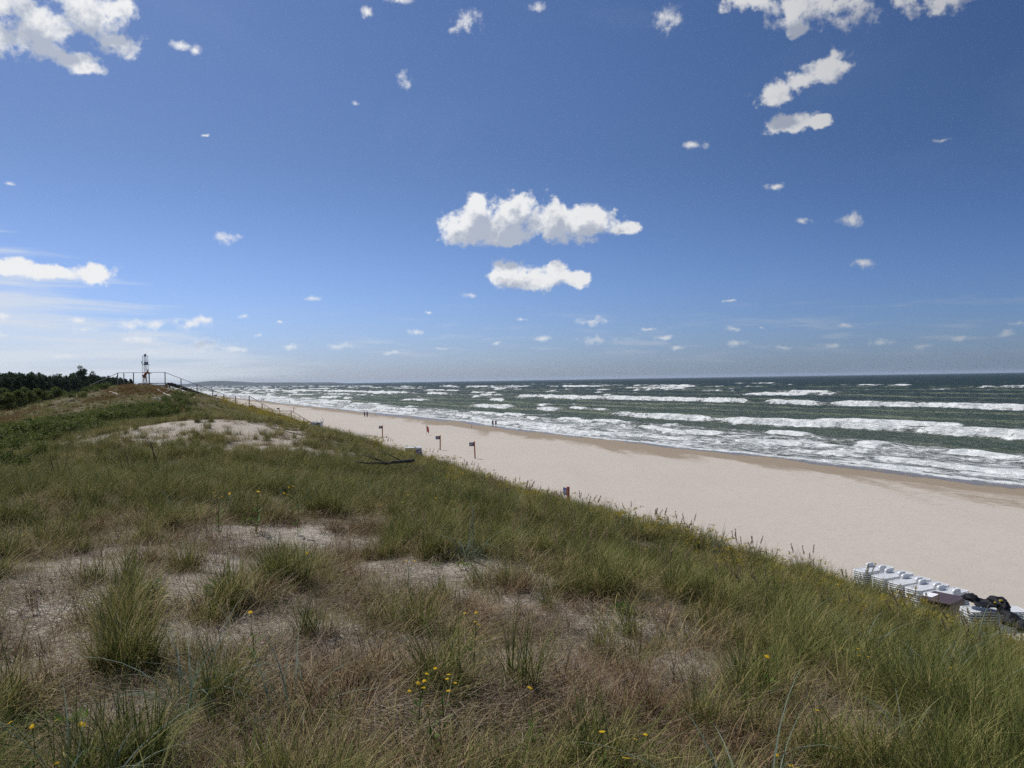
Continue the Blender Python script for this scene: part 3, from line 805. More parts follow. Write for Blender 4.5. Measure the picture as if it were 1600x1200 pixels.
dry1 = plant('dry_grass_tuft', leafmesh('dry_a', [blades(70, .12, (.12, .34), (.0028, .0050), .5, (.3, 2.0), seed=8, tint=(0, 1)), blades(25, .12, (.2, .35), (.002, .004), 1.0, (.2, 1.0), seed=9, tint=(.3, 1))]), 'dry', 560, 1090, 'rusty brown withered grass tuft in the lower foreground, left of the yellow flowers', 'grass tuft')
dry2 = plant('dry_grass_tuft', leafmesh('dry_b', [blades(60, .18, (.10, .28), (.0026, .0048), .8, (.3, 1.8), seed=10, tint=(0.1, 1))]), 'dry', 420, 1010, 'straw coloured matted grass tuft above the arching blue-green blades', 'grass tuft')
lit1 = plant('straw_litter', leafmesh('litter_a', [blades(70, .30, (.08, .34), (.002, .0045), 1, (0, 1), lie=.05, seed=11, seg=3)]), 'litter', 760, 1150, 'scattered dead straw lying on sand below the tall central clump', 'straw')
lit2 = plant('straw_litter', leafmesh('litter_b', [blades(55, .35, (.06, .28), (.0018, .004), 1, (0, 1), lie=.03, seed=12, seg=3)]), 'litter', 200, 1060, 'scattered grey dead straw lying on bare sand at lower left', 'straw')
lyme1 = plant('lyme_grass_clump', leafmesh('lyme_a', [blades(22, .10, (.45, .85), (.006, .011), .5, (.8, 1.9), seed=13, seg=7, tint=(0, 1)), blades(60, .12, (.15, .4), (.003, .005), .5, (.2, 1.2), seed=14, tint=(0, .5))]), 'lyme', 300, 1115, 'dark clump with broad arching blue-green blades at lower left', 'grass tuft')
lyme2 = plant('lyme_grass_clump', leafmesh('lyme_b', [blades(18, .12, (.40, .75), (.005, .009), .6, (.6, 1.8), seed=15, seg=7)]), 'lyme', 455, 1120, 'pale blue-green arching grass clump beside the dark clump', 'grass tuft')
rg = np.random.default_rng(5)
def rosette(n, L, seed):
    rg = np.random.default_rng(seed)
    a = rg.random(n) * 6.28; e = rg.uniform(.1, .9, n); l = rg.uniform(L * .6, L, n)
    D = np.stack([np.cos(a) * np.cos(e), np.sin(a) * np.cos(e), np.sin(e)], 1)
    base = np.stack([rg.normal(0, .05, n), rg.normal(0, .05, n), rg.uniform(0, .08, n)], 1)
    Uv = np.stack([-np.sin(a), np.cos(a), np.zeros(n)], 1)
    return quads(base + D * l[:, None] / 2, D, Uv, l, l * .38, rg.random(n))
herb = plant('green_herb', leafmesh('herb_a', [rosette(60, .10, 3)]), 'herb', 975, 960, 'bright green leafy herb on sand right of the tall central clump', 'plant')
herb2 = plant('green_herb', leafmesh('herb_b', [rosette(30, .07, 4)]), 'herb', 245, 850, 'small bright green herb beside pale sand at left', 'plant')

def spike_parts(seed, h, n=1):
    out = []
    rg = np.random.default_rng(seed)
    for i in range(n):
        b0 = np.array([rg.normal(0, .08), rg.normal(0, .08), 0]); dr = np.array([rg.normal(0, .12), rg.normal(0, .12), 1.0])
        hh = h * rg.uniform(.8, 1.1)
        pts = [b0 + dr * hh * f + np.array([.10, .04, 0]) * f * f * hh for f in (0, .3, .6, .8, 1)]
        V, F = tube(pts, [.0022, .002, .0018, .0016, .0015], 3, False)
        out.append((V, np.array(F), np.full(len(V), .4)))
        m_ = 70; f = rg.uniform(.80, 1.02, m_)
        Pc = np.array([b0 + dr * hh * q_ + np.array([.10, .04, 0]) * q_ * q_ * hh for q_ in f]) + rg.normal(0, .006, (m_, 3))
        D = rand_dirs(m_, rg) * .7 + np.array([0, 0, 1]); D /= np.linalg.norm(D, axis=1, keepdims=True)
        U = np.cross(D, rand_dirs(m_, rg)); U /= np.linalg.norm(U, axis=1, keepdims=True)
        out.append(quads(Pc, D, U, rg.uniform(.018, .03, m_), rg.uniform(.006, .01, m_), rg.uniform(.5, 1, m_)))
    return out
seedg = plant('seeding_grass', leafmesh('seedhead_a', spike_parts(2, .62, 3) + [blades(25, .08, (.3, .5), (.0025, .004), .2, (.2, .9), seed=18, tint=(.2, .8))]), 'seed', 1345, 940, 'tall grass with tan seed spikes just below the stacked white loungers', 'grass tuft')
rust = plant('rusty_grass', leafmesh('rust_a', [blades(120, .5, (.25, .5), (.005, .010), .25, (.1, .9), seed=19, tint=(0, 1), seg=2)]), 'rust', 95, 655, 'rust brown tall grass on the far left slope', 'grass tuft')

# yellow composites: a stem with leaves, and each flower head a part of its own
def flower_plant(px, py, heads, label, h=.34, sc=1.0, spread=.045):
    rg = np.random.default_rng(int(px * 7 + py))
    gp = ground_at(px, py, h * sc)
    e = empty('yellow_flower', (gp[0], gp[1], float(H(gp[0], gp[1]))), rg.random() * 6)
    e.scale = (sc, sc, sc); tag(e, label, 'wildflower', 'yellow flowers in the dune grass')
    st = []
    n = 12
    V, F = tube([(0, 0, -.02), (.01, 0, h * .5), (.015, .005, h * .7)], [.0035, .003, .002], 4, False)
    st.append((V, np.array(F), np.full(len(V), .3)))
    a = rg.random(n) * 6.28; zz = rg.uniform(.0, h * .6, n)
    D = np.stack([np.cos(a), np.sin(a), np.full(n, .5)], 1); D /= np.linalg.norm(D, axis=1, keepdims=True)
    ln = rg.uniform(.05, .09, n)
    st.append(quads(np.stack([zz * .03, np.zeros(n), zz], 1) + D * ln[:, None] * .5, D, np.stack([-np.sin(a), np.cos(a), np.zeros(n)], 1), ln, rg.uniform(.012, .025, n), rg.random(n)))
    fl = []
    for k in range(heads):
        tip = np.array([rg.normal(0, spread), rg.normal(0, spread), h * rg.uniform(.80, 1.06)]) if heads > 1 else np.array([.02, .01, h])
        V, F = tube([(.015, .005, h * .68), tip], [.002, .0015], 3, False)
        st.append((V, np.array(F), np.full(len(V), .4)))
        r = .013 if heads > 1 else .019
        V = []; F = []
        m_ = 12; up = np.array([rg.normal(0, .25), rg.normal(0, .25) - .15, 1.0]); up /= np.linalg.norm(up)
        t1 = np.cross(up, [0, 1, 0]); t1 /= np.linalg.norm(t1); t2 = np.cross(up, t1)
        V.append(tip + up * .004)
        for j in range(m_ * 2):       # ray petals: a notched, slightly cupped disc
            an = math.pi * j / m_; rr = r * (1.0 if j % 2 else .62) * rg.uniform(.9, 1.1)
            V.append(tip + rr * (math.cos(an) * t1 + math.sin(an) * t2) + up * .002)
        for j in range(m_ * 2): F.append((0, 1 + j, 1 + (j + 1) % (m_ * 2)))
        fl.append((np.array(V), F))
    link('stem', leafmesh('stem', st), MAT['herb'], e)
    for V, F in fl:
        me = bpy.data.meshes.new('flower_head'); me.from_pydata([tuple(v) for v in V], [], F); link('flower_head', me, MAT['petal'], e)
    return e
for a_ in [(652, 1060, 6, 'largest loose cluster of yellow heads, left of the tall central grass clump', .34, 1, .07), (694, 1056, 3, 'three yellow heads on one stem just right of the largest flower cluster'), (675, 1090, 2, 'two yellow heads hanging just below the largest flower cluster'),
           (739, 962, 4, 'tall stem with a column of orange yellow heads left of the tall central clump', .42), (831, 1078, 1, 'single big yellow head at the dark foot of the tall central clump'),
           (946, 1142, 1, 'single yellow head near the bottom edge, under the green herb'), (998, 1141, 2, 'pair of yellow heads near the bottom edge, right of a single head'), (975, 1184, 1, 'single yellow head touching the bottom edge right of centre'),
           (1208, 1164, 2, 'two yellow heads at the lower right, beside bare sand near the bottom edge'), (1347, 1010, 4, 'four bright yellow heads on the slope below the brown box', .34, 1.1, .06), (1376, 1020, 2, 'two yellow heads just right of the four bright ones'),
           (1466, 1040, 2, 'pair of orange yellow heads far right below the black tarpaulin'), (1487, 1065, 1, 'lone yellow head far right, below the orange yellow pair'), (1271, 1110, 1, 'lone yellow head in brown grass at the lower right'),
           (397, 957, 1, 'lone orange head among straw left of centre'), (477, 865, 1, 'lone small yellow head on the middle of the dune'), (636, 872, 2, 'two small orange heads upslope of the column of heads'), (1202, 1028, 1, 'lone small yellow head on the slope right of centre'),
           (341, 770, 5, 'cluster of yellow heads in green grass left of centre', .36, 1.5, .09), (400, 769, 1, 'single yellow head right of the cluster in green grass', .36, 1.5), (464, 762, 4, 'tall yellow flowered stem in green grass below the sand mound', .42, 1.5, .08),
           (614, 778, 4, 'yellow heads in green grass below the dark log', .36, 1.4, .10), (712, 779, 3, 'scattered yellow heads in green grass right of the dark log', .36, 1.4, .12), (1420, 985, 2, 'two small yellow heads upslope right of the four bright ones'), (1100, 880, 3, 'three yellow heads in tall grass under the skyline, right of centre', .38, 1.2, .09), (1530, 1000, 2, 'two yellow heads near the right edge below the black bundle'),
           (1010, 850, 3, 'three yellow heads in grass just right of the half hidden post', .4, 1.2, .1), (50, 1130, 5, 'yellow flowered bushy stems at the bottom left corner', .36, 1, .07),
           (98, 1190, 2, 'two yellow heads at the very bottom left edge'), (122, 1138, 1, 'lone yellow head right of the bushy stems at bottom left'), (780, 757, 2, 'two yellow heads on the grassy skyline against the beach', .4, 1.3)]:
    flower_plant(*a_)
flower_near = leafmesh('bloom_patch', [blades(30, .25, (.35, .6), (.004, .008), .2, (.1, .6), seed=31, tint=(0, .4), seg=2),
              leaf_cloud(120, np.array([[rg.normal(0, .18), rg.normal(0, .18), rg.uniform(.45, .62)] for _ in range(12)]), np.full(12, .07), .035, rg, .6)])
bloom = plant('yellow_bloom_plant', flower_near, 'haze_flower', 452, 664, 'dull yellow flowering herb on the seaward slope under the stair landing', 'wildflower')

def leafy(name_me, seed, n, lobes, spread, hgt, size, flat=.8):
    rg = np.random.default_rng(seed)
    c = np.array([[rg.normal(0, spread * .5), rg.normal(0, spread * .5), rg.uniform(.25, .85) * hgt] for _ in range(lobes)])
    r = rg.uniform(.22, .42, lobes) * spread
    V, F, T = leaf_cloud(n, c, r, size, rg, flat)
    V[:, 2] = np.maximum(V[:, 2], 0.0)
    return leafmesh(name_me, (V, F, T)), c

# ------------------------------------------------------------------ ground cover scattered over the dune
def scatter(name, pts, kinds, protos, scales, label, cat, rots=None, tilt=.12, seed=3, zf=1.0):
    rg = np.random.default_rng(seed)
    n = len(pts)
    me = bpy.data.meshes.new(name)
    me.vertices.add(n); me.vertices.foreach_set('co', np.asarray(pts, np.float32).ravel())
    def fa(nm, typ, arr, key='value'):
        a = me.attributes.new(nm, typ, 'POINT'); a.data.foreach_set(key, arr.ravel())
    fa('kind_id', 'INT', np.asarray(kinds, np.int32)); fa('scl', 'FLOAT_VECTOR', np.stack([scales, scales, np.asarray(scales) * zf], 1).astype(np.float32), 'vector')
    rot = np.stack([rg.normal(0, tilt, n), rg.normal(0, tilt, n), rg.random(n) * 6.283], 1) if rots is None else rots
    fa('rotv', 'FLOAT_VECTOR', np.asarray(rot, np.float32), 'vector')
    cl = fbm(np.asarray(pts)[:, 0] / 1.6, np.asarray(pts)[:, 1] / 1.6, 3, 91) * .9 + .5
    fa('rnd', 'FLOAT', np.clip(cl * .6 + rg.random(n) * .4, 0, 1).astype(np.float32))
    o = link(name, me)
    gt = bpy.data.node_groups.new(name, 'GeometryNodeTree')
    gt.interface.new_socket('Geometry', in_out='INPUT', socket_type='NodeSocketGeometry')
    gt.interface.new_socket('Geometry', in_out='OUTPUT', socket_type='NodeSocketGeometry')
    i_ = gt.nodes.new('NodeGroupInput'); o_ = gt.nodes.new('NodeGroupOutput')
    def named(nm, typ):
        n_ = gt.nodes.new('GeometryNodeInputNamedAttribute'); n_.data_type = typ; n_.inputs['Name'].default_value = nm
        return n_.outputs['Attribute']
    kid = named('kind_id', 'INT'); sc_ = named('scl', 'FLOAT_VECTOR'); rt = named('rotv', 'FLOAT_VECTOR')
    e2r = gt.nodes.new('FunctionNodeEulerToRotation'); gt.links.new(rt, e2r.inputs[0])
    jn = gt.nodes.new('GeometryNodeJoinGeometry')
    for k, pr in enumerate(protos):
        oi = gt.nodes.new('GeometryNodeObjectInfo'); oi.inputs['Object'].default_value = pr; oi.transform_space = 'ORIGINAL'
        cp = gt.nodes.new('FunctionNodeCompare'); cp.data_type = 'INT'; cp.operation = 'EQUAL'
        gt.links.new(kid, cp.inputs[2]); cp.inputs[3].default_value = k
        ip = gt.nodes.new('GeometryNodeInstanceOnPoints')
        gt.links.new(i_.outputs[0], ip.inputs['Points']); gt.links.new(cp.outputs[0], ip.inputs['Selection'])
        gt.links.new(oi.outputs['Geometry'], ip.inputs['Instance']); gt.links.new(e2r.outputs[0], ip.inputs['Rotation']); gt.links.new(sc_, ip.inputs['Scale'])
        gt.links.new(ip.outputs[0], jn.inputs[0])
    gt.links.new(jn.outputs[0], o_.inputs[0])
    md = o.modifiers.new('scatter', 'NODES'); md.node_group = gt
    tag(o, label, cat, None, 'stuff')
    return o

def sample_points(n, ymin, ymax, seed, power=1.0, margin=1.08):
    rg = np.random.default_rng(seed)
    y = ymin * (ymax / ymin) ** (rg.random(n) ** power)      # more points close to the viewer
    x = (rg.random(n) * 2 - 1) * (0.665 * y * margin + .7)
    return x, y

def cover(n, ymin, ymax, seed, power=1.0):
    x, y = sample_points(n, ymin, ymax, seed, power)
    p = x + .49 * y
    v = vegf(x, y)
    return x, y, p, v

# near zone
rgn = np.random.default_rng(44)
def grow(name, n, y0, y1, seed, fprob, kinds, protos, label, cat, smul=lambda y: 1.0, power=1.0, srange=(.75, 1.25), tilt=.12, zf=lambda y: 1.0, clump=0, cr=.16):
    x, y, p, v = cover(n, y0, y1, seed, power)
    pr = fprob(x, y, p, v)
    k = np.random.default_rng(seed + 1).random(n) < pr
    x, y, p, v = x[k], y[k], p[k], v[k]
    r2 = np.random.default_rng(seed + 2)
    if clump:
        rep_ = r2.integers(1, clump * 2, len(x))
        x = np.repeat(x, rep_) + r2.normal(0, cr, rep_.sum()); y = np.repeat(y, rep_) + r2.normal(0, cr, rep_.sum())
        p = x + .49 * y
    z_ = H(x, y) - .015
    kd = r2.choice(len(protos), len(x), p=kinds) 
    sc = r2.uniform(*srange, len(x)) * smul(y)
    print(name, len(x))
    return scatter(name, np.stack([x, y, z_], 1), kd, protos, sc, label, cat, tilt=tilt, seed=seed + 3, zf=zf(y))

slope = lambda p: sstep(p, 2.5, 6.0)          # richer green growth towards the sea slope
def greenness(x, y, p, v):
    gband = sstep(y, 11, 15)
    right = sstep(x, 1.2, 3.2) 
    return np.clip(np.maximum(np.maximum(gband, right), slope(p) * .9), 0, 1)

noshrub = lambda x, y: 1.0
grow('marram_grass', 7500, 2.6, 16, 101, lambda x, y, p, v: (.14 + .64 * greenness(x, y, p, v)) * np.maximum(sstep(v, .22, .7), .10) * (p < 30) * sstep(fbm(x / .9, y / .9, 2, 301), -.65, .25) * 1.25,
     [.3, .25, .25, .2], mar, 'green marram grass covering the near dune', 'grass', lambda y: 1.0, clump=3, cr=.10)
grow('fine_dune_grass', 7500, 2.4, 16, 111, lambda x, y, p, v: (.20 + .45 * sstep(v, .1, .6)) * (p < 30) * sstep(fbm(x / 1.1, y / 1.1, 2, 311), -.6, .3) * .8,
     [.55, .45], [fine, fine2], 'short fine grass thinly covering the sandy dune top', 'grass', clump=2, cr=.2)
grow('withered_grass', 8000, 2.4, 18, 121, lambda x, y, p, v: (.19 + .58 * sstep(v, .25, .75)) * (p < 30) * sstep(fbm(x / 1.3, y / 1.3, 3, 321), -.35, .35) * (1 - .45 * greenness(x, y, p, v)),
     [.5, .5], [dry1, dry2], 'withered brown grass matted between the green tufts', 'grass', clump=2, cr=.15)
grow('straw_mat', 5500, 2.2, 14, 131, lambda x, y, p, v: (.36 + .34 * sstep(v, .1, .5)) * (p < 14),
     [.5, .5], [lit1, lit2], 'dead straw lying on the sand of the near dune', 'straw', srange=(.8, 1.4), tilt=.05)
grow('lyme_grass', 200, 3, 20, 141, lambda x, y, p, v: sstep(v, .3, .6) * .35 * (p < 28), [.5, .5], [lyme1, lyme2], 'scattered blue-green lyme grass with broad arching blades', 'grass')
grow('small_herbs', 1500, 3, 20, 151, lambda x, y, p, v: .35 * sstep(fbm(x / 2, y / 2, 2, 331), .05, .5) * (p < 20), [.5, .5], [herb, herb2], 'low green herbs growing between the grass', 'plant')
# middle and far zones: same plants, sparser per square metre
def hillmask(x, y): return sstep(y, 52, 66)
def shrubband(x, y):       # the creeping rose band in front of the hill, left
    c = (y - 40) / 22.0
    return np.exp(-(((x + 24 + (y - 46) * -.15) / 9.0) ** 2)) * np.exp(-((y - 46 - (x + 24) * .5) / 6.0) ** 2)
grow('distant_marram', 29000, 15, 130, 201, lambda x, y, p, v: np.clip((.30 + .6 * sstep(v, .2, .7)), 0, 1) * (p < 30) * (p > -70) * (1 - .75 * shrubband(x, y)) * np.maximum(sstep(v, .08, .4), .26) * np.where(y > 60, .75, 1),
     [.22, .26, .26, .26], mar, 'green marram grass of the farther dune', 'grass', lambda y: 0.9 + .006 * y, power=.8, zf=lambda y: .95 / (1 + .010 * (y - 12)), clump=2, cr=.25)
grow('distant_dry_grass', 22000, 14, 120, 211, lambda x, y, p, v: (.15 + .6 * sstep(fbm(x / 3, y / 3, 3, 341), -.3, .3)) * np.maximum(sstep(v, .05, .4), .5) * (p < 28) * (p > -60),
     [.35, .35, .3], [dry1, dry2, fine2], 'dry brown grass of the farther dune', 'grass', lambda y: 1.0 + .007 * y, power=.8, zf=lambda y: .8 / (1 + .010 * (y - 12)))
grow('rusty_grass_field', 15000, 40, 110, 221, lambda x, y, p, v: sstep(fbm(x / 9, y / 12, 3, 351), -.05, .35) * (p < 4) * (p > -45) * sstep(x, -10, -20), [1.0], [rust], 'rust brown grass heads on the far left slope', 'grass', lambda y: 1.0, power=.7)
grow('seed_spike_grass', 1100, 8, 60, 231, lambda x, y, p, v: slope(p) * .6 * (p < 26), [1.0], [seedg], 'tan seed spikes standing above the grass on the sea slope', 'grass', lambda y: 1.0, srange=(.7, 1.05))
grow('yellow_blooms', 22000, 9, 120, 241, lambda x, y, p, v: sstep(p, 7, 11) * (p < 30) * (.14 + .9 * sstep(y, 45, 62) * sstep(fbm(x / 5, y / 5, 2, 361), -.4, .4)), [1.0], [bloom], 'dull yellow flowering herbs on the seaward slope', 'wildflower', lambda y: .72 + .006 * y, power=.7, zf=lambda y: .8)


# ------------------------------------------------------------------ trees and shrubs
def gz(x, y): return float(H(x, y))
def make_tree(seed, hgt, conifer=True):
    rg = np.random.default_rng(seed)
    e = empty('pine_tree' if conifer else 'broadleaf_tree')
    mb = MB()
    lean = rg.normal(0, .03, 2)
    tp = [(lean[0] * hgt * f, lean[1] * hgt * f, hgt * f - .3 * (f == 0)) for f in (0, .3, .6, .92)]
    mb.tube(tp, [.16, .13, .09, .03], 7)
    cs, rs = [], []
    nl = 36
    for k in range(nl):
        f = rg.uniform(.38, .90) if conifer else rg.uniform(.12, .9)
        wmax = (1.0 - f) * 1.7 + .7 if conifer else 2.0 * math.sin(math.pi * min(1, f * .8 + .2)) + .3
        a = rg.random() * 6.28; rr = rg.uniform(.3, 1) * wmax
        c = np.array([lean[0] * hgt * f + math.cos(a) * rr, lean[1] * hgt * f + math.sin(a) * rr, hgt * f + .15 * rr])
        mb.tube([(lean[0] * hgt * (f - .06), lean[1] * hgt * (f - .06), hgt * (f - .06)), c], [.045, .015], 4)
        cs.append(c); rs.append(rg.uniform(.55, .9) * (.6 + .4 * (1 - f)) + .15)
    cs.append(np.array([lean[0] * hgt, lean[1] * hgt, hgt * .94])); rs.append(.6)
    link('trunk', mb.mesh('trunk', True), MAT['bark'], e)
    lm = leafmesh('crown', leaf_cloud(2600, np.array(cs), np.array(rs) * 1.15, .34, rg, .8))
    link('crown', lm, MAT['pine' if conifer else 'shrub'], e)
    return e
def copy_thing(e, loc, rz, sc, label=None):
    r = e.copy(); col.objects.link(r); r.location = loc; r.rotation_euler = (0, 0, rz); r.scale = (sc, sc, sc)
    if label: r['label'] = label
    for ch in e.children:
        c = ch.copy(); col.objects.link(c); c.parent = r
        for g2 in ch.children:
            d = g2.copy(); col.objects.link(d); d.parent = c
    return r
pines = [make_tree(i, 8.5 + i * .5) for i in range(4)]
leafs = [make_tree(20 + i, 5.0 + .6 * i, False) for i in range(3)]
for t_ in pines: tag(t_, 'dark pine at the front edge of the forest behind the dune, far left', 'tree', 'pines along the forest edge behind the dune')
for t_ in leafs: tag(t_, 'mid green leafy tree in front of the dark pines, far left', 'tree', 'leafy trees in front of the pine forest')
rg = np.random.default_rng(77)
used = set()
def put(protos, i, x, y, sc):
    z_ = gz(x, y) - .1
    pr = protos[i % len(protos)]
    if pr.name not in used:
        used.add(pr.name); pr.location = (x, y, z_); pr.rotation_euler = (0, 0, rg.random() * 6); pr.scale = (sc, sc, sc)
    else:
        copy_thing(pr, (x, y, z_), rg.random() * 6, sc)
# front row: pixel column and distance, tree tops rising over the horizon as on the photograph
n = 0
for px in np.arange(-6, 212, 4.2):
    dd = float(np.interp(px, [0, 60, 130, 212], [128, 165, 230, 330])) * rg.uniform(.95, 1.12)
    top = float(np.interp(px, [0, 15, 60, 110, 150, 185, 215], [583, 580, 586, 587, 588, 590, 592])) + rg.uniform(-1.2, 1.2)
    q = at(px + rg.uniform(-2, 2), top, dd)
    x, y = q[0], q[1]; hh = q[2] - gz(x, y)
    put(pines, n, x, y, hh / (8.5 + .5 * (n % 4))); n += 1
n = 0
for (px, top, dd) in [(6, 606, 98), (20, 612, 96), (34, 604, 104), (48, 612, 104), (60, 606, 112), (74, 610, 112), (86, 604, 120), (97, 609, 122), (10, 622, 90), (28, 626, 90), (45, 620, 96), (0, 634, 84), (14, 638, 84)]:
    q = at(px, top, dd); x, y = q[0], q[1]; hh = max(2.2, q[2] - gz(x, y))
    put(leafs, n, x, y, hh / (5.0 + .6 * (n % 3))); n += 1
# the mass of the forest behind
crowns = [c for t_ in pines for c in t_.children if c.name.startswith('crown')]
fx = rg.uniform(-420, 0, 2600); fy = rg.uniform(120, 900, 2600); fp = fx + .49 * fy
ok = (fp < -14 - (fy < 200) * 8) & (fx / fy < -.45) & (fx / fy > -.85)
pts = np.stack([fx[ok], fy[ok], H(fx[ok], fy[ok]) - .1], 1)
sc_ = rg.uniform(.75, 1.0, len(pts)) * np.interp(pts[:, 1], [120, 250, 900], [.95, 1.15, 1.6]) * np.where(pts[:, 1] < 150, .95, 1)
scatter('pine_forest', pts, rg.integers(0, 4, len(pts)), crowns, sc_, 'dark pine forest behind the dune at far left', 'forest', tilt=.02, seed=9)

def make_shrub(seed, w_, h_, n, size, name='rose_bush', mat='shrub'):
    rg = np.random.default_rng(seed)
    e = empty(name)
    me, cs = leafy('leaves', seed, n, 9, w_ * .5, h_, size)
    mb = MB()
    for c in cs:
        mb.tube([(c[0] * .1, c[1] * .1, -.1), (c[0] * .6, c[1] * .6, c[2] * .6), tuple(c)], [.018, .012, .006], 4)
    link('stems', mb.mesh('stems'), MAT['twig'], e); link('leaves', me, MAT[mat], e)
    return e
roses = [make_shrub(41 + i, 2.8, .62, 1700, .10) for i in range(3)]
for r__ in roses: tag(r__, 'low dark green rose bush in the leafy band below the driftwood hill, left', 'shrub', 'rose bushes in the leafy band at left')
used2 = set()
k = 0
for px in range(2, 262, 9):
    for dy in (0, 11, 22):
        c0 = float(np.interp(px, [0, 60, 120, 180, 240, 262], [676, 672, 662, 648, 642, 640]))
        if dy == 22 and (px > 130 or k % 2): k += 1; continue
        gp = ground_at(px + rg.uniform(-5, 5), c0 + dy + rg.uniform(-3, 3))
        sc = rg.uniform(.65, 1.1) * (.75 if gp[1] < 30 else 1)
        pr = roses[k % 3]
        if pr.name not in used2:
            used2.add(pr.name); pr.location = (gp[0], gp[1], gz(gp[0], gp[1]) - .05); pr.scale = (sc,) * 3
        else: copy_thing(pr, (gp[0], gp[1], gz(gp[0], gp[1]) - .05), rg.random() * 6, sc)
        k += 1
bush = make_shrub(60, 1.9, 1.3, 2600, .055, 'dark_bush'); gp = ground_at(8, 742); bush.location = (gp[0] - .2, gp[1], gz(gp[0], gp[1]) - .05)
tag(bush, 'dark bush with shiny leaves cut by the left edge of the photo', 'shrub')
sal = [make_shrub(70 + i, 3.4, 1.0, 900, .16, 'willow_scrub') for i in range(2)]
sl_l = 'grey green scrub along the top of the hill left of the railing'
pos = [(100, 612), (118, 608), (134, 606), (150, 603), (168, 601), (112, 618), (140, 612), (90, 622), (120, 622), (158, 608), (270, 628), (285, 622), (262, 640), (292, 634)]
for i, (px, py) in enumerate(pos):
    gp = ground_at(px, py); sc = rg.uniform(.6, .9)
    loc = (gp[0], gp[1], gz(gp[0], gp[1]) - .1)
    if i < 2: c = sal[i]; c.location = loc; c.scale = (sc,) * 3
    else: c = copy_thing(sal[i % 2], loc, rg.random() * 6, sc)
    if px < 200: tag(c, sl_l, 'shrub', 'scrub left of the railing')
    else: tag(c, 'grey green scrub tangled round the bleached driftwood on the hill', 'shrub', 'scrub round the driftwood')

# ------------------------------------------------------------------ dead wood
def wood(pxs, r, mat, label, name='driftwood_branch', forks=(), lift=.0, cat='branch'):
    P3 = []
    for i, (px, py) in enumerate(pxs):
        gp = ground_at(px, py, lift); z_ = max(gp[2], gz(gp[0], gp[1]) + lift)
        P3.append(np.array([gp[0], gp[1], z_ + r * .6]))
    o0 = P3[0].copy(); mb = MB()
    fine_ = []
    for i in range(len(P3) - 1):
        for f in (0, .33, .66): fine_.append(P3[i] * (1 - f) + P3[i + 1] * f + rg.normal(0, r * (.15 if cat in ('log', 'pole') else .5), 3))
    fine_.append(P3[-1])
    mb.tube([p - o0 for p in fine_], [r * (1 - .65 * i / (len(fine_) - 1)) for i in range(len(fine_))], 7)
    for (i, dx, dy, dz, rr) in forks:
        b = P3[i]; e_ = b + np.array([dx, dy, dz]); mm = (b + e_) / 2 + rg.normal(0, .04, 3)
        mb.tube([b - o0, mm - o0, e_ - o0], [rr, rr * .7, rr * .25], 5)
    o = mb.build(name, MAT[mat], None, True); o.location = tuple(o0)
    tag(o, label, cat)
    return o
MAT['bleached'] = simple('bleached_wood', (0.50, 0.46, 0.41), 0.8, 0, .3, 8, .4)
wood([(196, 648), (199, 642), (204, 634)], .10, 'bleached', 'forked bleached branch standing out left of the driftwood scrub', forks=[(0, 1.2, .3, .1, .07), (1, .7, 0, .35, .05)])
wood([(172, 614), (180, 616), (188, 618)], .09, 'bleached', 'short pale log on the rusty slope left of the railing post')
wood([(246, 610), (256, 617), (268, 622)], .10, 'bleached', 'long pale branch slanting down through the hilltop scrub', forks=[(1, .9, .2, .5, .04)])
wood([(262, 610), (271, 612), (284, 619)], .12, 'bleached', 'thickest whitish driftwood trunk lying below the railing', forks=[(1, 1.2, 0, .4, .05), (0, -.8, .1, .4, .05), (1, .6, .2, -.3, .04)])
wood([(237, 623), (248, 624), (261, 629)], .07, 'bleached', 'thin grey branch lying lower in the driftwood scrub', forks=[(1, .5, 0, .6, .04), (1, -.6, 0, .5, .03)])
wood([(288, 611), (298, 615), (304, 622), (307, 632)], .07, 'bleached', 'long curved pale stick right of the driftwood scrub')
wood([(126, 686), (106, 694), (86, 703)], .07, 'wood_grey', 'long straight grey pole lying below the leafy band', 'fallen_pole', cat='pole')
wood([(645, 722), (629, 724), (605, 727), (575, 727), (556, 724)], .058, 'wood_dark', 'dark charred log lying in the grass below the blue booth', 'fallen_log', forks=[(2, -.7, .2, .35, .018), (1, -.8, .1, .38, .018), (2, -1.2, .3, .25, .015)], lift=.22, cat='log')
wood([(392, 662), (425, 670), (455, 677), (486, 684)], .035, 'wood_mid', 'long thin brown pole edging the sand mound', 'fallen_pole', cat='pole')
wood([(443, 717), (425, 718), (403, 722)], .045, 'wood_grey', 'short grey stick on the sand below the mound', 'fallen_stick', cat='stick')
def twig(px, py, h, label, dx=.3, seed=1):
    rg = np.random.default_rng(seed); gp = ground_at(px, py); mb = MB()
    for k in range(4):
        a = rg.uniform(-.5, .5); b0 = np.array([rg.normal(0, .08), rg.normal(0, .08), -.05]); t1_ = b0 + np.array([dx * rg.uniform(.3, 1) + a * .5, a * .3, h * rg.uniform(.6, 1)])
        mid = b0 * .4 + t1_ * .6 + np.array([-dx * .2, 0, h * .12])
        mb.tube([b0, mid, t1_], [.007, .005, .003], 4)
        mb.tube([mid, mid + np.array([rg.uniform(-.25, .25), .05, h * .3])], [.004, .002], 3)
    o = mb.build('bare_twigs', MAT['twig']); o.location = (gp[0], gp[1], gz(gp[0], gp[1])); tag(o, label, 'twigs')
twig(92, 752, .9, 'dark bare twigs standing in grass at far left', -.35, 1)
twig(250, 742, 1.1, 'long dark bare stems in pale green grass below the sand mound', -.5, 2)
twig(205, 745, .9, 'shorter dark bare stems left of the long dark ones', -.4, 3)
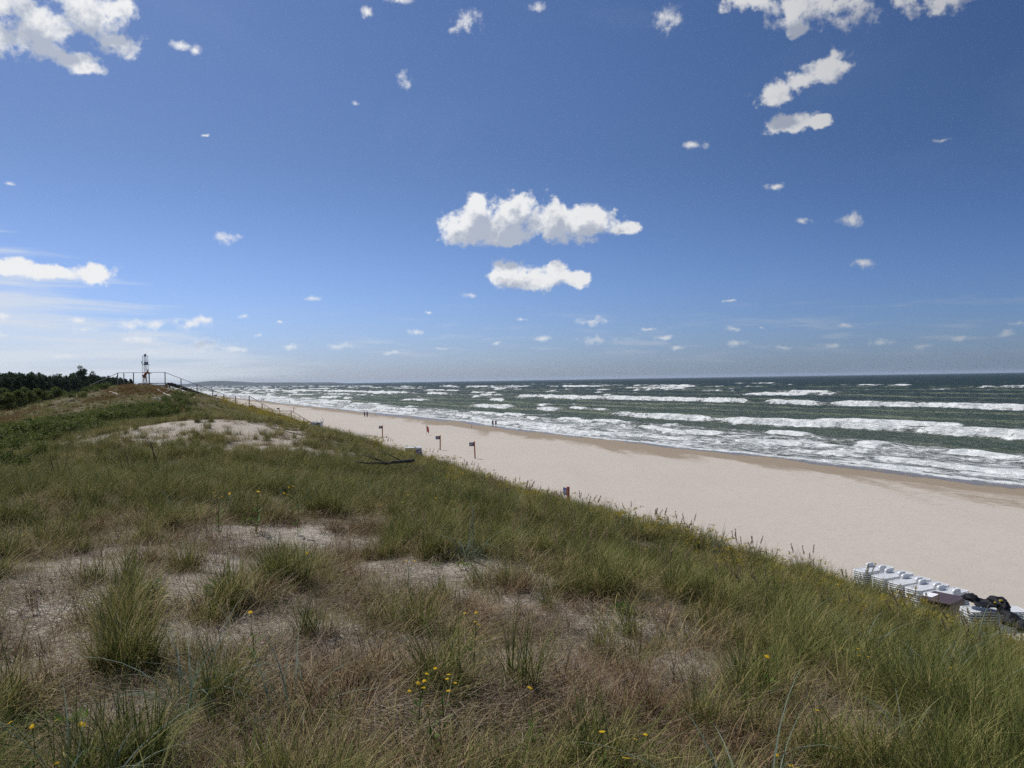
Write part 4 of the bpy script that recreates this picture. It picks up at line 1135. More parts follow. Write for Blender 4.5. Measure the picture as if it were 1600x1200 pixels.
twig(290, 640, 1.2, 'fine upright bare twigs beside the driftwood scrub', .3, 4)
twig(625, 700, 1.0, 'wispy bare twigs above the dark log, against the beach', -.3, 5)

# ------------------------------------------------------------------ stairs and railing
def d_at(px): return 91.5 + (px - 184) * .012
RAIL = [(184, 583, 598), (208.8, 582.6, 597.6), (233.4, 582.4, 597.2), (258, 582.2, 597), (283, 592, 604.5), (308, 601.4, 613), (332.5, 610, 620), (349.6, 616.8, 626.5), (368.4, 619.3, 632.5), (389.6, 619.3, 634), (409.6, 631, 641.5), (426, 640.5, 650.5), (455, 642.3, 656.5), (475, 654, 664.5), (492, 663.5, 674), (508, 672.5, 683)]
rt_ = empty('stair_railing', at(RAIL[0][0], RAIL[0][2], d_at(184)))
base0 = np.array(rt_.location)
tops = []
for (px, ty, by) in RAIL:
    t3 = at(px, ty, d_at(px)); b3 = at(px, by, d_at(px)); tops.append(t3)
    zb_ = min(b3[2], gz(b3[0], b3[1])) - .35
    link('post', MB().box((b3[0] - base0[0], b3[1] - base0[1], (t3[2] + zb_) / 2 - base0[2]), (.09, .09, t3[2] - zb_), bev=.008).mesh('post'), MAT['rail'], rt_)
px2 = at(187.5, 583, 91.9); zz = gz(px2[0], px2[1]) - .3
link('post', MB().box((px2[0] - base0[0], px2[1] - base0[1] + .9, (px2[2] + zz) / 2 - base0[2]), (.09, .09, px2[2] - zz), bev=.008).mesh('post'), MAT['rail'], rt_)
path = [at(140, 602.5, 89.5), at(163, 593, 90.5)] + tops
corners = path[:13] + [at(430, 642.6, d_at(430))] + path[13:] if False else path
pts_ = [p - base0 + np.array([0, 0, .03]) for p in path]
# the rail runs level above each landing: extra corner where the flight meets the landing
pts_.insert(10, at(354, 619.3, d_at(354)) - base0 + np.array([0, 0, .03]))
pts_.insert(15, at(430.5, 642.6, d_at(430)) - base0 + np.array([0, 0, .03]))
for a_, b_ in zip(pts_[:-1], pts_[1:]):
    d = Vector(b_ - a_); M_ = d.to_track_quat('X', 'Z').to_matrix()
    link('handrail', MB().box((a_ + b_) / 2, (d.length + .04, .09, .05), rot=M_).mesh('handrail'), MAT['rail'], rt_)
tag(rt_, 'long grey timber handrail on posts stepping down the hill to the beach', 'railing')

st_ = empty('beach_stairs', at(258, 598, d_at(258))); b0_ = np.array(st_.location)
def seg(pa, pb, kind):
    A = at(pa[0], pa[1], d_at(pa[0])); B = at(pb[0], pb[1], d_at(pb[0]))
    h_ = B - A; hv = np.array([h_[0], h_[1], 0]); ln = np.linalg.norm(hv); t_ = hv / ln; wv = np.array([-t_[1], t_[0], 0])
    if kind == 'deck':
        c = (A + B) / 2 + wv * .75 - b0_; R_ = Vector(tuple(t_)).to_track_quat('X', 'Z').to_matrix()
        link('landing', MB().box(c + np.array([0, 0, -.05]), (ln + .06, 1.5, .09), rot=R_, bev=.01).mesh('landing'), MAT['step'], st_)
        for f in (.05, .95):
            for wq in (.08, 1.42):
                q_ = A + (B - A) * f + wv * wq; g_ = gz(q_[0], q_[1]) - .4
                if q_[2] - .1 > g_: link('landing_post', MB().box((q_[0] - b0_[0], q_[1] - b0_[1], (q_[2] - .1 + g_) / 2 - b0_[2]), (.11, .11, q_[2] - .1 - g_)).mesh('landing_post'), MAT['wood_dark'], st_)
    else:
        n_ = max(3, int(round(abs(h_[2]) / .17)))
        R_ = Vector(tuple(t_)).to_track_quat('X', 'Z').to_matrix()
        for i in range(n_):
            q_ = A + (B - A) * ((i + .5) / n_) + wv * .75 - b0_
            link('step', MB().box(q_, (ln / n_ + .03, 1.4, .05), rot=R_).mesh('step'), MAT['step'], st_)
        Rs = Vector(tuple(B - A)).to_track_quat('X', 'Z').to_matrix()
        L_ = np.linalg.norm(B - A)
        for wq in (.02, 1.48):
            q_ = (A + B) / 2 + wv * wq - b0_ + np.array([0, 0, -.10])
            link('stringer', MB().box(q_, (L_ + .25, .06, .30), rot=Rs).mesh('stringer'), MAT['wood_dark'], st_)
seg((216, 598.5), (262, 598.2), 'deck')
seg((263, 598.5), (350, 627.5), 'flight')
seg((351, 633.8), (391, 634.5), 'deck')
seg((392, 634.5), (427, 653), 'flight')
seg((428, 657), (457, 657.3), 'deck')
seg((458, 658), (512, 688), 'flight')
tag(st_, 'dark timber stairs with pale landings leading down the dune to the beach', 'stairs')

# ------------------------------------------------------------------ navigation mast beyond the hill
mt_d = 300.0
bx = at(227.5, 603, mt_d); mz = gz(bx[0], bx[1]) - .3
def zpy(py, d): return at(227.5, py, d)[2]
ms_ = empty('lattice_mast', (bx[0], bx[1], mz))
MAT['steel_blue'] = simple('painted_steel', (0.10, 0.13, 0.17), .5, .3, .2, 3)
MAT['steel_white'] = simple('white_painted_steel', (0.62, 0.64, 0.66), .5, .1, .1, 3)
topz = zpy(556.5, mt_d) - mz; platz = zpy(570, mt_d) - mz
def wid(z_): return 1.0 - .30 * z_ / topz
mb = MB()
for sx in (-1, 1):
    for sy in (-1, 1):
        mb.tube([(sx * wid(0), sy * wid(0), 0), (sx * wid(topz), sy * wid(topz), topz)], .075, 5)
nb = 9
for i in range(nb):
    za, zb_ = topz * i / nb, topz * (i + 1) / nb
    for (ax_, bx_) in (((-1, -1), (1, -1)), ((1, -1), (1, 1)), ((1, 1), (-1, 1)), ((-1, 1), (-1, -1))):
        mb.tube([(ax_[0] * wid(za), ax_[1] * wid(za), za), (bx_[0] * wid(zb_), bx_[1] * wid(zb_), zb_)], .03, 4)
        mb.tube([(ax_[0] * wid(zb_), ax_[1] * wid(zb_), zb_), (bx_[0] * wid(zb_), bx_[1] * wid(zb_), zb_)], .03, 4)
link('lattice_frame', mb.mesh('lattice_frame'), MAT['steel_white'], ms_)
link('ladder', MB().tube([(-.12, 0, 0), (-.12, 0, topz)], .05, 4).tube([(.12, 0, 0), (.12, 0, topz)], .05, 4).mesh('ladder'), MAT['steel_blue'], ms_)
link('platform', MB().box((.25, 0, platz), (2.3, 1.8, .16)).box((.45, 0, platz + .62), (1.1, 1.1, 1.1), bev=.1).mesh('platform'), MAT['steel_blue'], ms_)
link('antenna', MB().tube([(-1.0, 0, platz), (-1.25, 0, platz + .9), (-1.3, 0, platz + 1.4)], [.06, .22, .20], 8).mesh('antenna'), MAT['steel_blue'], ms_)
link('lantern', MB().box((0, 0, topz + .05), (1.7, 1.7, .12)).tube([(0, 0, topz), (0, 0, topz + .6), (0, 0, topz + .75), (0, 0, topz + 1.0)], [.42, .42, .5, .1], 10).mesh('lantern'), MAT['steel_blue'], ms_)
tag(ms_, 'slim lattice mast with a platform and lantern rising behind the hilltop person', 'mast')

# ------------------------------------------------------------------ beach furniture
def on_beach(px, py):
    """sight line meets the beach"""
    d = ray(px, py); t = 20
    for _ in range(4000):
        q = CAM + d * t; s, qq = SQ(q[0], q[1])
        if q[2] < max(float(HB(np.array(s), np.array(qq))), 0.02): break
        t *= 1.001
    return q
def beach_z(x, y):
    s, qq = SQ(x, y); return float(HB(np.array(s), np.array(qq)))
MAT['post_orange'] = simple('rusty_orange_paint', (0.36, 0.11, 0.05), .7, 0, .25, 5)
MAT['blue'] = simple('blue_sign_paint', (0.035, 0.07, 0.40), .5, 0, .1, 3)
MAT['navy'] = simple('navy_sign_paint', (0.03, 0.035, 0.09), .5, 0, .1, 3)
MAT['white'] = simple('white_plastic', (0.66, 0.68, 0.70), .35, 0, .04, 5)
MAT['white_mark'] = simple('pale_sign_mark', (0.55, 0.57, 0.68), .5, 0, .05, 5)
def signpost(x, y, ztop, sign_w, label, yaw, bright=False, h=None, lean=0.0):
    zb_ = beach_z(x, y); h = h or ztop - zb_
    e = empty('sign_post', (x, y, zb_), yaw); e.rotation_euler = (0, lean, yaw)
    link('post', MB().box((0, 0, h / 2 - .2), (.16, .16, h + .4), bev=.012).mesh('post'), MAT['post_orange'], e)
    sg = link('sign_board', MB().box((-.08 - sign_w / 2, 0, h - .36), (sign_w, .03, .48), bev=.006).mesh('sign_board'), MAT['blue' if bright else 'navy'], e)
    mb = MB()      # pale pictogram on the board
    for cx in (-.10, .06):
        mb.tube([(-.08 - sign_w / 2 + cx, -.019, h - .27), (-.08 - sign_w / 2 + cx, -.022, h - .27)], .045, 10)
        mb.box((-.08 - sign_w / 2 + cx, -.021, h - .41), (.08, .006, .16))
    link('pictogram', mb.mesh('pictogram'), MAT['white_mark'], sg)
    tag(e, label, 'sign post')
    return e
for (px, by, ty, lb) in [(742.3, 716.7, 689.5, 'rust coloured post with navy sign, nearest of those standing clear of the grass'), (687.8, 703.2, 680.0, 'rust coloured post with navy sign, beside the second booth and left of the nearest'), (597.6, 683.0, 664.5, 'rust coloured post with dull sign, farthest left of the three clear tall ones')]:
    q = on_beach(px, by); tz = at(px, ty, q[1] / ray(px, ty)[1])[2]
    signpost(q[0], q[1], tz, .58, lb, R(4), lean=R(-1.5 if px > 700 else 1.0))
q = at(887.5, 760.5, 52); signpost(q[0], q[1], q[2], .52, 'rust red post with bright blue sign rising behind the grassy dune edge', R(-62), True)
q = on_beach(436.5, 646.5); tz = at(436.5, 637, q[1])[2]; signpost(q[0], q[1], tz, .7, 'distant small post with dark sign seen through the stair railing', R(5))
q = on_beach(459, 643.5); tz = at(459, 636, q[1])[2]
mb = MB().tube([(0, 0, -.2), (0, 0, tz - q[2])], .09, 7).tube([(0, 0, 1.4), (.9, 0, 1.2)], .05, 5)
o = mb.build('distant_post', MAT['post_orange']); o.location = tuple(q); tag(o, 'distant thin post with short arm, right of the small dark sign', 'post')
q = on_beach(736.5, 669)
o = MB().tube([(0, 0, -.2), (.02, 0, .75)], [.05, .04], 7).build('wooden_stake', MAT['post_orange']); o.location = tuple(q); tag(o, 'tiny orange stake in the damp sand near the two shore walkers', 'stake')
# red flag
q = on_beach(666.6, 679.7); tz = at(666.6, 663, q[1] / ray(666.6, 663)[1])[2]
fe = empty('flag_pole', q)
link('pole', MB().tube([(0, 0, -.2), (0, 0, tz - q[2])], .05, 8).mesh('pole'), MAT['white'], fe)
V = []; F = []
for i in range(7):
    for j in range(7):
        f, g_ = i / 6, j / 6
        V.append((f * .42 + .05 * g_, .10 * math.sin(f * 7 + g_ * 2), (tz - q[2]) - .1 - g_ * 1.15 - f * .55))
for i in range(6):
    for j in range(6): F.append((i * 7 + j, i * 7 + j + 1, i * 7 + j + 8, i * 7 + j + 7))
MAT['red'] = simple('red_cloth', (0.50, 0.07, 0.06), .8, 0, .1, 5)
fo = link('flag', MB().poly(V, F).mesh('flag', True), MAT['red'], fe); sm_ = fo.modifiers.new('thick', 'SOLIDIFY'); sm_.thickness = .01
tag(fe, 'pole with a limp red flag on the open beach', 'flag')

# blue and white booths at the dune foot
MAT['blue_panel'] = simple('blue_tarpaulin', (0.05, 0.14, 0.42), .5, 0, .15, 3)
MAT['blue_deep'] = simple('deep_blue_tarpaulin', (0.03, 0.05, 0.45), .5, 0, .15, 3)
def booth(px, ty, depth, w_, h_, label, panels, yaw):
    q = at(px, ty, depth); zb_ = q[2] - h_
    e = empty('beach_booth', (q[0], q[1], zb_), yaw)
    mb = MB()
    for sx in (-1, 0, 1):
        for sy in (-.5, .5): mb.box((sx * w_ / 2, sy, h_ / 2), (.09, .09, h_))
    for sy in (-.5, .5): mb.box((0, sy, h_ - .05), (w_ - .09, .07, .1)); mb.box((0, sy, .2), (w_ - .09, .07, .1))
    link('frame', mb.mesh('frame'), MAT['white'], e)
    link('roof', MB().box((0, 0, h_ + .05), (w_ + .2, 1.25, .09), bev=.03).mesh('roof'), MAT['white'], e)
    for (cx, pw, mt_) in panels: link('panel', MB().box((cx, -.54, h_ * .48), (pw, .02, h_ * .88)).mesh('panel'), MAT[mt_], e)
    link('panel', MB().box((0, .53, h_ * .48), (w_ - .1, .02, h_ * .88)).mesh('panel'), MAT['blue_panel'], e)
    for sx in (-1, 1): link('panel', MB().box((sx * (w_ / 2 + .055), 0, h_ * .48), (.02, .9, h_ * .88)).mesh('panel'), MAT['white'], e)
    tag(e, label, 'booth')
booth(494.5, 659.5, 150, 2.1, 2.4, 'blue and white beach booth at the foot of the timber stairs', [(-.50, .80, 'blue_panel'), (.50, .75, 'navy')], R(-8))
booth(646, 700, 92, 1.85, 2.6, 'low blue and white booth half hidden by grass, above the dark log', [(-.62, .6, 'blue_panel'), (.62, .72, 'blue_deep')], R(6))
q = on_beach(337, 619.5); o = MB().box((0, 0, .7), (2.2, 1.5, 1.4), bev=.1).box((0, -.1, 1.5), (2.4, 1.9, .15)).build('beach_hut', MAT['navy']); o.location = tuple(q); tag(o, 'tiny dark box shaped hut on the far beach behind the railing', 'hut')

# ------------------------------------------------------------------ stacked white loungers
def lounger():
    e = empty('stacked_lounger')
    L_, W_ = 1.9, .72
    # slatted bed with rounded rim: outline extruded as a shallow tray
    out = []
    for (cx, cy, a0) in ((L_ / 2 - .14, W_ / 2 - .14, 0), (-L_ / 2 + .14, W_ / 2 - .14, 90), (-L_ / 2 + .14, -W_ / 2 + .14, 180), (L_ / 2 - .14, -W_ / 2 + .14, 270)):
        for k in range(5): a = R(a0 + 22.5 * k); out.append((cx + .14 * math.cos(a), cy + .14 * math.sin(a)))
    n = len(out); V = []; F = []
    for (zz_, s_) in ((-.034, 1.0), (-.002, 1.0), (.004, .985), (.004, .86), (-.012, .84)):
        for (x, y) in out: V.append((x * (1 - (1 - s_) * .4), y * s_, zz_))
    for r2 in range(4):
        for k in range(n): F.append((r2 * n + k, r2 * n + (k + 1) % n, (r2 + 1) * n + (k + 1) % n, (r2 + 1) * n + k))
    mb = MB().poly(V, F)
    for k in range(15): mb.box((-L_ / 2 + .16 + k * (L_ - .32) / 14, 0, -.012), (.085, W_ * .83, .012))
    for k in range(5): mb.tube([(-L_ / 2 - .012, -W_ / 2 + .16 + k * .1, -.037), (-L_ / 2 - .012, -W_ / 2 + .16 + k * .1, -.012)], .008, 5)
    link('bed', mb.mesh('bed'), MAT['white'], e)
    for s_ in (-1, 1):
        mb = MB(); y = s_ * (W_ / 2 - .045); V = []; F = []
        arc = [(-.21, 0), (-.21, .10), (-.18, .15), (-.10, .175), (.10, .175), (.18, .15), (.21, .10), (.21, 0)]
        for (x, zz_) in arc:
            for (dy, sc) in ((-.045, 1), (-.03, .0), (.03, .0), (.045, 1)): pass
        for dy in (-.05, .05):
            for (x, zz_) in arc: V.append((x + .15, y + dy, zz_))
        m_ = len(arc)
        F.append(tuple(range(m_))); F.append(tuple(range(2 * m_ - 1, m_ - 1, -1)))
        for k in range(m_ - 1): F.append((k, k + 1, m_ + k + 1, m_ + k))
        F.append((m_ - 1, 0, m_, 2 * m_ - 1))
        mb.poly(V, F)
        me = mb.mesh('armrest')
        ar = link('armrest', me, MAT['white'], e)
        bv = ar.modifiers.new('b', 'BEVEL'); bv.width = .022; bv.segments = 2
    for sx in (-1, 1):
        for sy in (-1, 1): link('leg', MB().box((sx * .72, sy * .27, -.035), (.05, .05, .05)).mesh('leg'), MAT['white'], e)
    return e
proto = lounger(); first = True
NEXT_ = ['first', 'second', 'third', 'fourth', 'fifth']
yaw_l = math.atan2(OD[1], OD[0])
def stack(px, topy, depth, count, name_, dz=.084, dyaw=0.0):
    global first
    q = at(px, topy, depth); zb_ = beach_z(q[0], q[1])
    for k in range(count):
        zz_ = q[2] - k * dz
        if zz_ < zb_ + .02: break
        lb = 'top white lounger of %s' % name_ if k == 0 else 'white lounger lower down in %s' % name_
        loc = (q[0] + rg.normal(0, .008), q[1] + rg.normal(0, .008), zz_)
        if first: e = proto; e.location = loc; e.rotation_euler = (0, 0, yaw_l + dyaw); first = False
        else: e = copy_thing(proto, loc, yaw_l + dyaw + rg.normal(0, .006), 1)
        for key in ('group',):
            if key in e: del e[key]
        tag(e, lb, 'sun lounger', None if k == 0 else 'white loungers inside %s' % name_)
SN = ['the farthest stack, at the left end of the row', 'the second stack from the left', 'the middle stack of the row', 'the fourth stack from the left', 'the stack behind the brown box']
for i, (px, ty, dd) in enumerate([(1365, 888, 34.0), (1394.5, 897.3, 32.9), (1421, 906.5, 31.9), (1449, 915.5, 31.0), (1479, 925.0, 30.1)]):
    stack(px, ty, dd, 15, SN[i])
MAT['brown_box'] = simple('dark_brown_boards', (0.070, 0.045, 0.042), .45, 0, .35, 5, .2)
MAT['paper'] = simple('white_paper', (0.80, 0.81, 0.84), .6, 0, .03, 8)
MAT['ink'] = simple('faint_print', (0.25, 0.26, 0.3), .6, 0, .05, 8)
# storage box: corners of its lid come from the photograph
ztop_ = 3.95
def on_plane(px, py, z_):
    d = ray(px, py); return CAM + d * ((z_ - CAM[2]) / d[2])
lc = [on_plane(1438, 934, ztop_), on_plane(1455.6, 922.8, ztop_), on_plane(1508, 932, ztop_), on_plane(1487.5, 945.3, ztop_)]
cen = np.mean(lc, 0); lax = ((lc[2] - lc[1]) + (lc[3] - lc[0])) / 2; sax = ((lc[1] - lc[0]) + (lc[2] - lc[3])) / 2
lbx, wbx = np.linalg.norm(lax), np.linalg.norm(sax)
print('box', lbx, wbx, cen)
bxz = beach_z(cen[0], cen[1]) - .05
hb = ztop_ - bxz
be = empty('storage_box', (cen[0], cen[1], bxz), math.atan2(lax[1], lax[0]))
link('body', MB().box((0, 0, hb / 2 - .05), (lbx - .1, wbx - .1, hb - .1), bev=.01).mesh('body'), MAT['brown_box'], be)
link('lid', MB().box((0, 0, hb - .03), (lbx, wbx, .06), bev=.012).mesh('lid'), MAT['brown_box'], be)
nq = on_plane(1453.5, 929.3, ztop_) - cen; ya = math.atan2(lax[1], lax[0]); nx_, ny_ = nq[0] * math.cos(ya) + nq[1] * math.sin(ya), -nq[0] * math.sin(ya) + nq[1] * math.cos(ya)
ps = link('notice', MB().box((nx_, ny_, hb + .004), (lbx * .33, wbx * .42, .004)).mesh('notice'), MAT['paper'], be)
link('print', MB().box((nx_ - .10, ny_, hb + .0075), (.012, .22, .002)).box((nx_, ny_ + .04, hb + .0075), (.012, .14, .002)).box((nx_ + .10, ny_ - .02, hb + .0075), (.012, .18, .002)).mesh('print'), MAT['ink'], ps)
tag(be, 'large dark brown box with a white paper notice on its lid', 'storage box')
# last stack under the black tarpaulin
stack(1552, 951.5, 25.6, 9, 'the low stack under the black tarpaulin', dyaw=R(-28))
MAT['tarp'] = simple('black_tarpaulin', (0.010, 0.011, 0.015), .6, 0, .5, 6, .3)
MAT['tarp'].node_tree.nodes['Principled BSDF'].inputs['Specular IOR Level'].default_value = 0.12
MAT['yellow_mark'] = simple('yellow_plastic', (0.65, 0.50, 0.05), .5, 0, .1, 5)
def tarp(pts, label, name='tarpaulin', marks=()):
    """lumpy folded sheet built from overlapping rounded folds fused in one surface"""
    c0 = at(*pts[0][:3]); mb_ = bmesh.new()
    for (px, py, dd, rx, ry, rz_) in pts:
        c = at(px, py, dd) - c0
        r = bmesh.ops.create_icosphere(mb_, subdivisions=3, radius=1)
        for v in r['verts']:
            n_ = v.co.copy(); k = 1 + .38 * float(vnoise(np.array(n_.x * 2.1 + px), np.array(n_.y * 2.1 + n_.z * 3), 5)) + .22 * float(vnoise(np.array(n_.x * 6 + px), np.array(n_.z * 6), 8))
            v.co = Vector((c[0] + n_.x * rx * k, c[1] + n_.y * ry * k, c[2] + n_.z * rz_ * k))
    me = bpy.data.meshes.new(name); mb_.to_mesh(me); mb_.free()
    o = link(name, me, MAT['tarp']); o.location = tuple(c0)
    rm = o.modifiers.new('fuse', 'REMESH'); rm.mode = 'VOXEL'; rm.voxel_size = .035; rm.use_smooth_shade = True
    for (px, py, dd, s_) in marks:
        mq = at(px, py, dd) - c0
        link('yellow_mark', MB().box(mq, (s_, s_ * .5, s_ * .6), bev=.008).mesh('yellow_mark'), MAT['yellow_mark'], o)
    tag(o, label, 'tarpaulin')
    return o
tarp([(1517, 934, 25.8, .22, .3, .13), (1530, 939, 25.7, .26, .3, .08), (1548, 942, 25.4, .30, .3, .11), (1558, 938.5, 25.2, .24, .3, .13), (1566, 944, 25.0, .20, .25, .16), (1570, 953, 24.8, .13, .2, .22), (1540, 944.5, 25.3, .34, .3, .07)], 'crumpled black tarpaulin with yellow marks draped over the low lounger stack', marks=[(1564, 938.5, 24.88, .09), (1555, 941.5, 24.85, .07)])
tarp([(1576, 962, 24.4, .20, .3, .15), (1584, 968, 24.2, .20, .3, .14), (1578, 972, 24.2, .24, .3, .14)], 'blue black crumpled sheet lying right of the low lounger stack')
tarp([(1599, 975, 23.6, .16, .25, .13), (1597, 981, 23.4, .18, .25, .12)], 'small black bundle cut by the right edge of the photo', 'black_bundle')

# ------------------------------------------------------------------ people
SKIN = simple('skin', (0.36, 0.19, 0.12), .55, 0, .08, 10)
def skin_obj(name, J, E, root, mat, parent=None, sub=1):
    bm = bmesh.new(); lay = bm.verts.layers.skin.verify(); vs = {}
    for k, (co, r) in J.items():
        v = bm.verts.new(co); v[lay].radius = (r if isinstance(r, tuple) else (r, r)); v[lay].use_root = (k == root); vs[k] = v
    for a_, b_ in E: bm.edges.new((vs[a_], vs[b_]))
    me = bpy.data.meshes.new(name); bm.to_mesh(me); bm.free()
    o = link(name, me, mat, parent)
    sk = o.modifiers.new('skin', 'SKIN'); sk.use_smooth_shade = True
    sb = o.modifiers.new('sub', 'SUBSURF'); sb.levels = sub; sb.render_levels = sub
    return o
def person(loc, yaw, label, shirt, legs_c, hair_c, stride=.18, bend=0.0, h=1.72, shorts=False, arms='swing', skin=SKIN, group=None, bare=False):
    e = empty('person', loc, yaw); k = h / 1.72
    hip = .92 * k
    def up(d, f=0.0, s=0.0):    # point along the bent back, d above the hip, f forward, s sideways
        return (s, -(math.sin(bend) * d * k + math.cos(bend) * f), hip + math.cos(bend) * d * k - math.sin(bend) * f)
    back = .10 if bend > .3 else 0
    J = {'pel': ((0, back, hip), .13 * k), 'wai': (up(.18, 0), .115 * k), 'che': (up(.38, .0), (.155 * k, .12 * k)), 'nec': (up(.55, .0), .055 * k)}
    hb_ = bend * .35
    nx = up(.55)
    hd = lambda d, f=0, s=0: (s, nx[1] - (math.sin(hb_) * d + math.cos(hb_) * f), nx[2] + math.cos(hb_) * d - math.sin(hb_) * f)
    J['jaw'] = (hd(.09, .02), .065 * k); J['hea'] = (hd(.18, .0), .088 * k); J['top'] = (hd(.26, 0), .055 * k); J['nose'] = (hd(.14, .105), .014)
    E = [('pel', 'wai'), ('wai', 'che'), ('che', 'nec'), ('nec', 'jaw'), ('jaw', 'hea'), ('hea', 'top'), ('jaw', 'nose')]
    for s_, nm in ((-1, 'l'), (1, 'r')):
        st = stride * s_
        J['hip' + nm] = ((s_ * .09, back, hip - .08), .10 * k); J['kne' + nm] = ((s_ * .10, -st * .45 - .03, .49 * k), .062 * k)
        J['ank' + nm] = ((s_ * .10, -st + .02, .09), .042 * k); J['toe' + nm] = ((s_ * .11, -st - .16, .035), .034)
        J['sho' + nm] = (up(.49, 0, s_ * .17 * k), .062 * k)
        if arms == 'rail':
            sh = J['sho' + nm][0]; J['elb' + nm] = ((s_ * .22, sh[1] - .22, sh[2] - .20), .042 * k); J['wri' + nm] = ((s_ * .12, sh[1] - .45, sh[2] - .16), .028 * k); J['han' + nm] = ((s_ * .08, sh[1] - .53, sh[2] - .17), .032 * k)
        else:
            J['elb' + nm] = ((s_ * .23 * k, .06 * s_ * (stride > .1) + .03, 1.12 * k), .043 * k); J['wri' + nm] = ((s_ * .25 * k, .12 * s_ * (stride > .1) - .04, .88 * k), .030 * k); J['han' + nm] = ((s_ * .25 * k, .12 * s_ * (stride > .1) - .07, .80 * k), .034 * k)
        E += [('pel', 'hip' + nm), ('hip' + nm, 'kne' + nm), ('kne' + nm, 'ank' + nm), ('ank' + nm, 'toe' + nm), ('che', 'sho' + nm), ('sho' + nm, 'elb' + nm), ('elb' + nm, 'wri' + nm), ('wri' + nm, 'han' + nm)]
        w0 = Vector(J['wri' + nm][0]); h0 = Vector(J['han' + nm][0]); dv = (h0 - w0).normalized()
        for fi in range(4):
            tipp = h0 + dv * (.075 + .012 * (fi in (1, 2))) + Vector((s_ * 0, (fi - 1.5) * .018, -.008)) if arms != 'rail' else h0 + dv * .08 + Vector(((fi - 1.5) * .018, 0, -.02))
            J['f%d%s' % (fi, nm)] = (tuple(tipp), .009); E.append(('han' + nm, 'f%d%s' % (fi, nm)))
        J['th' + nm] = (tuple(w0 + dv * .06 + Vector((-s_ * .05, -.03, 0))), .010); E.append(('wri' + nm, 'th' + nm))
    skin_obj('body', J, E, 'pel', skin, e)
    def grow_(keys, edges, dr, name, mat, root):
        skin_obj(name, {q_: (J[q_][0], tuple(x + dr for x in J[q_][1]) if isinstance(J[q_][1], tuple) else J[q_][1] + dr) for q_ in keys}, edges, root, mat, e)
    if not bare:
        grow_(['pel', 'wai', 'che', 'shol', 'shor', 'elbl', 'elbr'], [('pel', 'wai'), ('wai', 'che'), ('che', 'shol'), ('che', 'shor'), ('shol', 'elbl'), ('shor', 'elbr')], .028, 'shirt', shirt, 'pel')
    if shorts:
        ks = ['pel', 'hipl', 'hipr', 'kl', 'kr']
        for nm in 'lr':
            a_ = Vector(J['hip' + nm][0]); b_ = Vector(J['kne' + nm][0]); J['k' + nm] = (tuple(a_.lerp(b_, .75)), .075)
        grow_(ks, [('pel', 'hipl'), ('pel', 'hipr'), ('hipl', 'kl'), ('hipr', 'kr')], .03, 'shorts', legs_c, 'pel')
    else:
        grow_(['pel', 'hipl', 'hipr', 'knel', 'kner', 'ankl', 'ankr'], [('pel', 'hipl'), ('pel', 'hipr'), ('hipl', 'knel'), ('hipr', 'kner'), ('knel', 'ankl'), ('kner', 'ankr')], .022, 'trousers', legs_c, 'pel')
    skin_obj('hair', {'a': (hd(.19, -.035), .092 * k), 'b': (hd(.265, -.02), .07 * k)}, [('a', 'b')], 'a', hair_c, e)
    tag(e, label, 'person', group)
    return e
C = lambda nm, c: simple(nm, c, .8, 0, .12, 12)
navyc, blackc, redc, greyc, bluec, paleb, hairb, hairg, brownc = C('navy_cloth', (.02, .028, .06)), C('black_cloth', (.015, .015, .018)), C('dark_red_cloth', (.20, .045, .05)), C('grey_cloth', (.15, .15, .16)), C('blue_cloth', (.04, .09, .2)), C('light_blue_cloth', (.25, .35, .5)), C('brown_hair', (.05, .03, .02)), C('grey_hair', (.35, .33, .3)), C('rust_cloth', (.22, .08, .035))
def stand(px, py): return on_beach(px, py)
away = R(180)
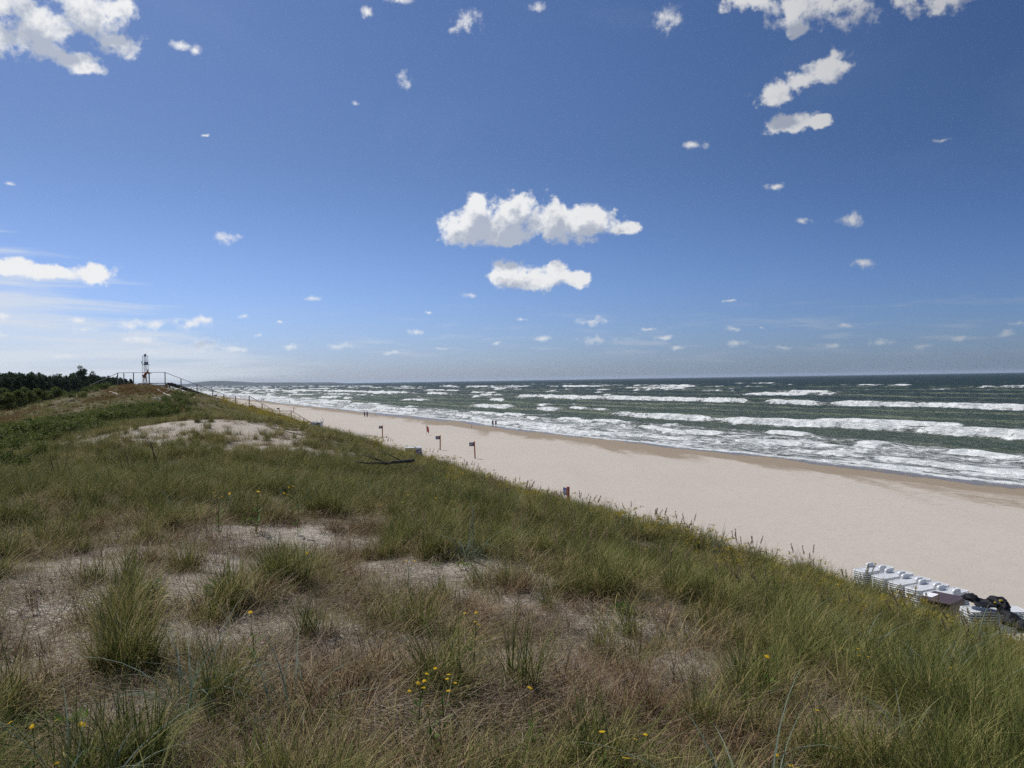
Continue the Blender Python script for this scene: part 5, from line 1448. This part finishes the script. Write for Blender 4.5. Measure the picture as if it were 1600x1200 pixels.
q = stand(569.7, 651.8); person(q, away + R(20), 'person in dark blue on the left of the pair walking by the pool', navyc, navyc, hairb, .16, h=1.68)
q = stand(573.8, 652.0); person(q, away + R(20), 'person in black on the right of the pair walking by the pool', blackc, navyc, hairb, -.18, h=1.76)
q = stand(770.0, 666.8); person(q, away - R(160), 'person in navy top and blue trousers, left of the pair at the water edge', navyc, bluec, hairg, .15, h=1.74)
q = stand(774.8, 666.6); person(q, away - R(165), 'person in dark red top with bare legs, right of the pair at the water edge', redc, redc, hairb, -.12, shorts=True, h=1.68)
q = stand(409.0, 627.0); person(q, away, 'distant person in grey at left of a pair on the far beach', greyc, greyc, hairb, .1, h=1.7)
q = stand(412.2, 627.2); person(q, away, 'distant dark figure at right of a pair on the far beach', blackc, blackc, hairb, .1, h=1.8)
q = stand(452.4, 629.5); person(q, R(120), 'distant dark figure alone at the water line behind the railing', blackc, navyc, hairb, .3, bend=.35, h=1.8)
hp = at(226.5, 598.2, 92.2); zt_ = float(H(hp[0], hp[1]))
person((hp[0], hp[1], max(hp[2], zt_)), R(75), 'tanned person in rust clothes bending over the railing on the hilltop', brownc, brownc, hairb, .16, bend=.75, arms='rail', h=1.72, skin=simple('tanned_skin', (.30, .13, .075), .55, 0, .08, 10), shorts=True)

# ------------------------------------------------------------------ sea air
hz = bpy.data.materials.new('sea_air'); hz.use_nodes = True
th = hz.node_tree; th.nodes.clear()
pv = N(th, 'ShaderNodeVolumePrincipled'); pv.inputs['Density'].default_value = 0.000035
pv.inputs['Color'].default_value = (0.66, 0.80, 1.0, 1); pv.inputs['Anisotropy'].default_value = 0.2
ov = N(th, 'ShaderNodeOutputMaterial'); th.links.new(pv.outputs[0], ov.inputs['Volume'])
bm = bmesh.new(); bmesh.ops.create_cube(bm, size=1)
me = bpy.data.meshes.new('haze'); bm.to_mesh(me); bm.free()
o = link('haze', me, hz); o.scale = (62000, 62000, 72); o.location = (0, 0, 31)
tag(o, 'thin blue sea haze over the far coast', 'haze', None, 'stuff')
o['kind'] = 'stuff'
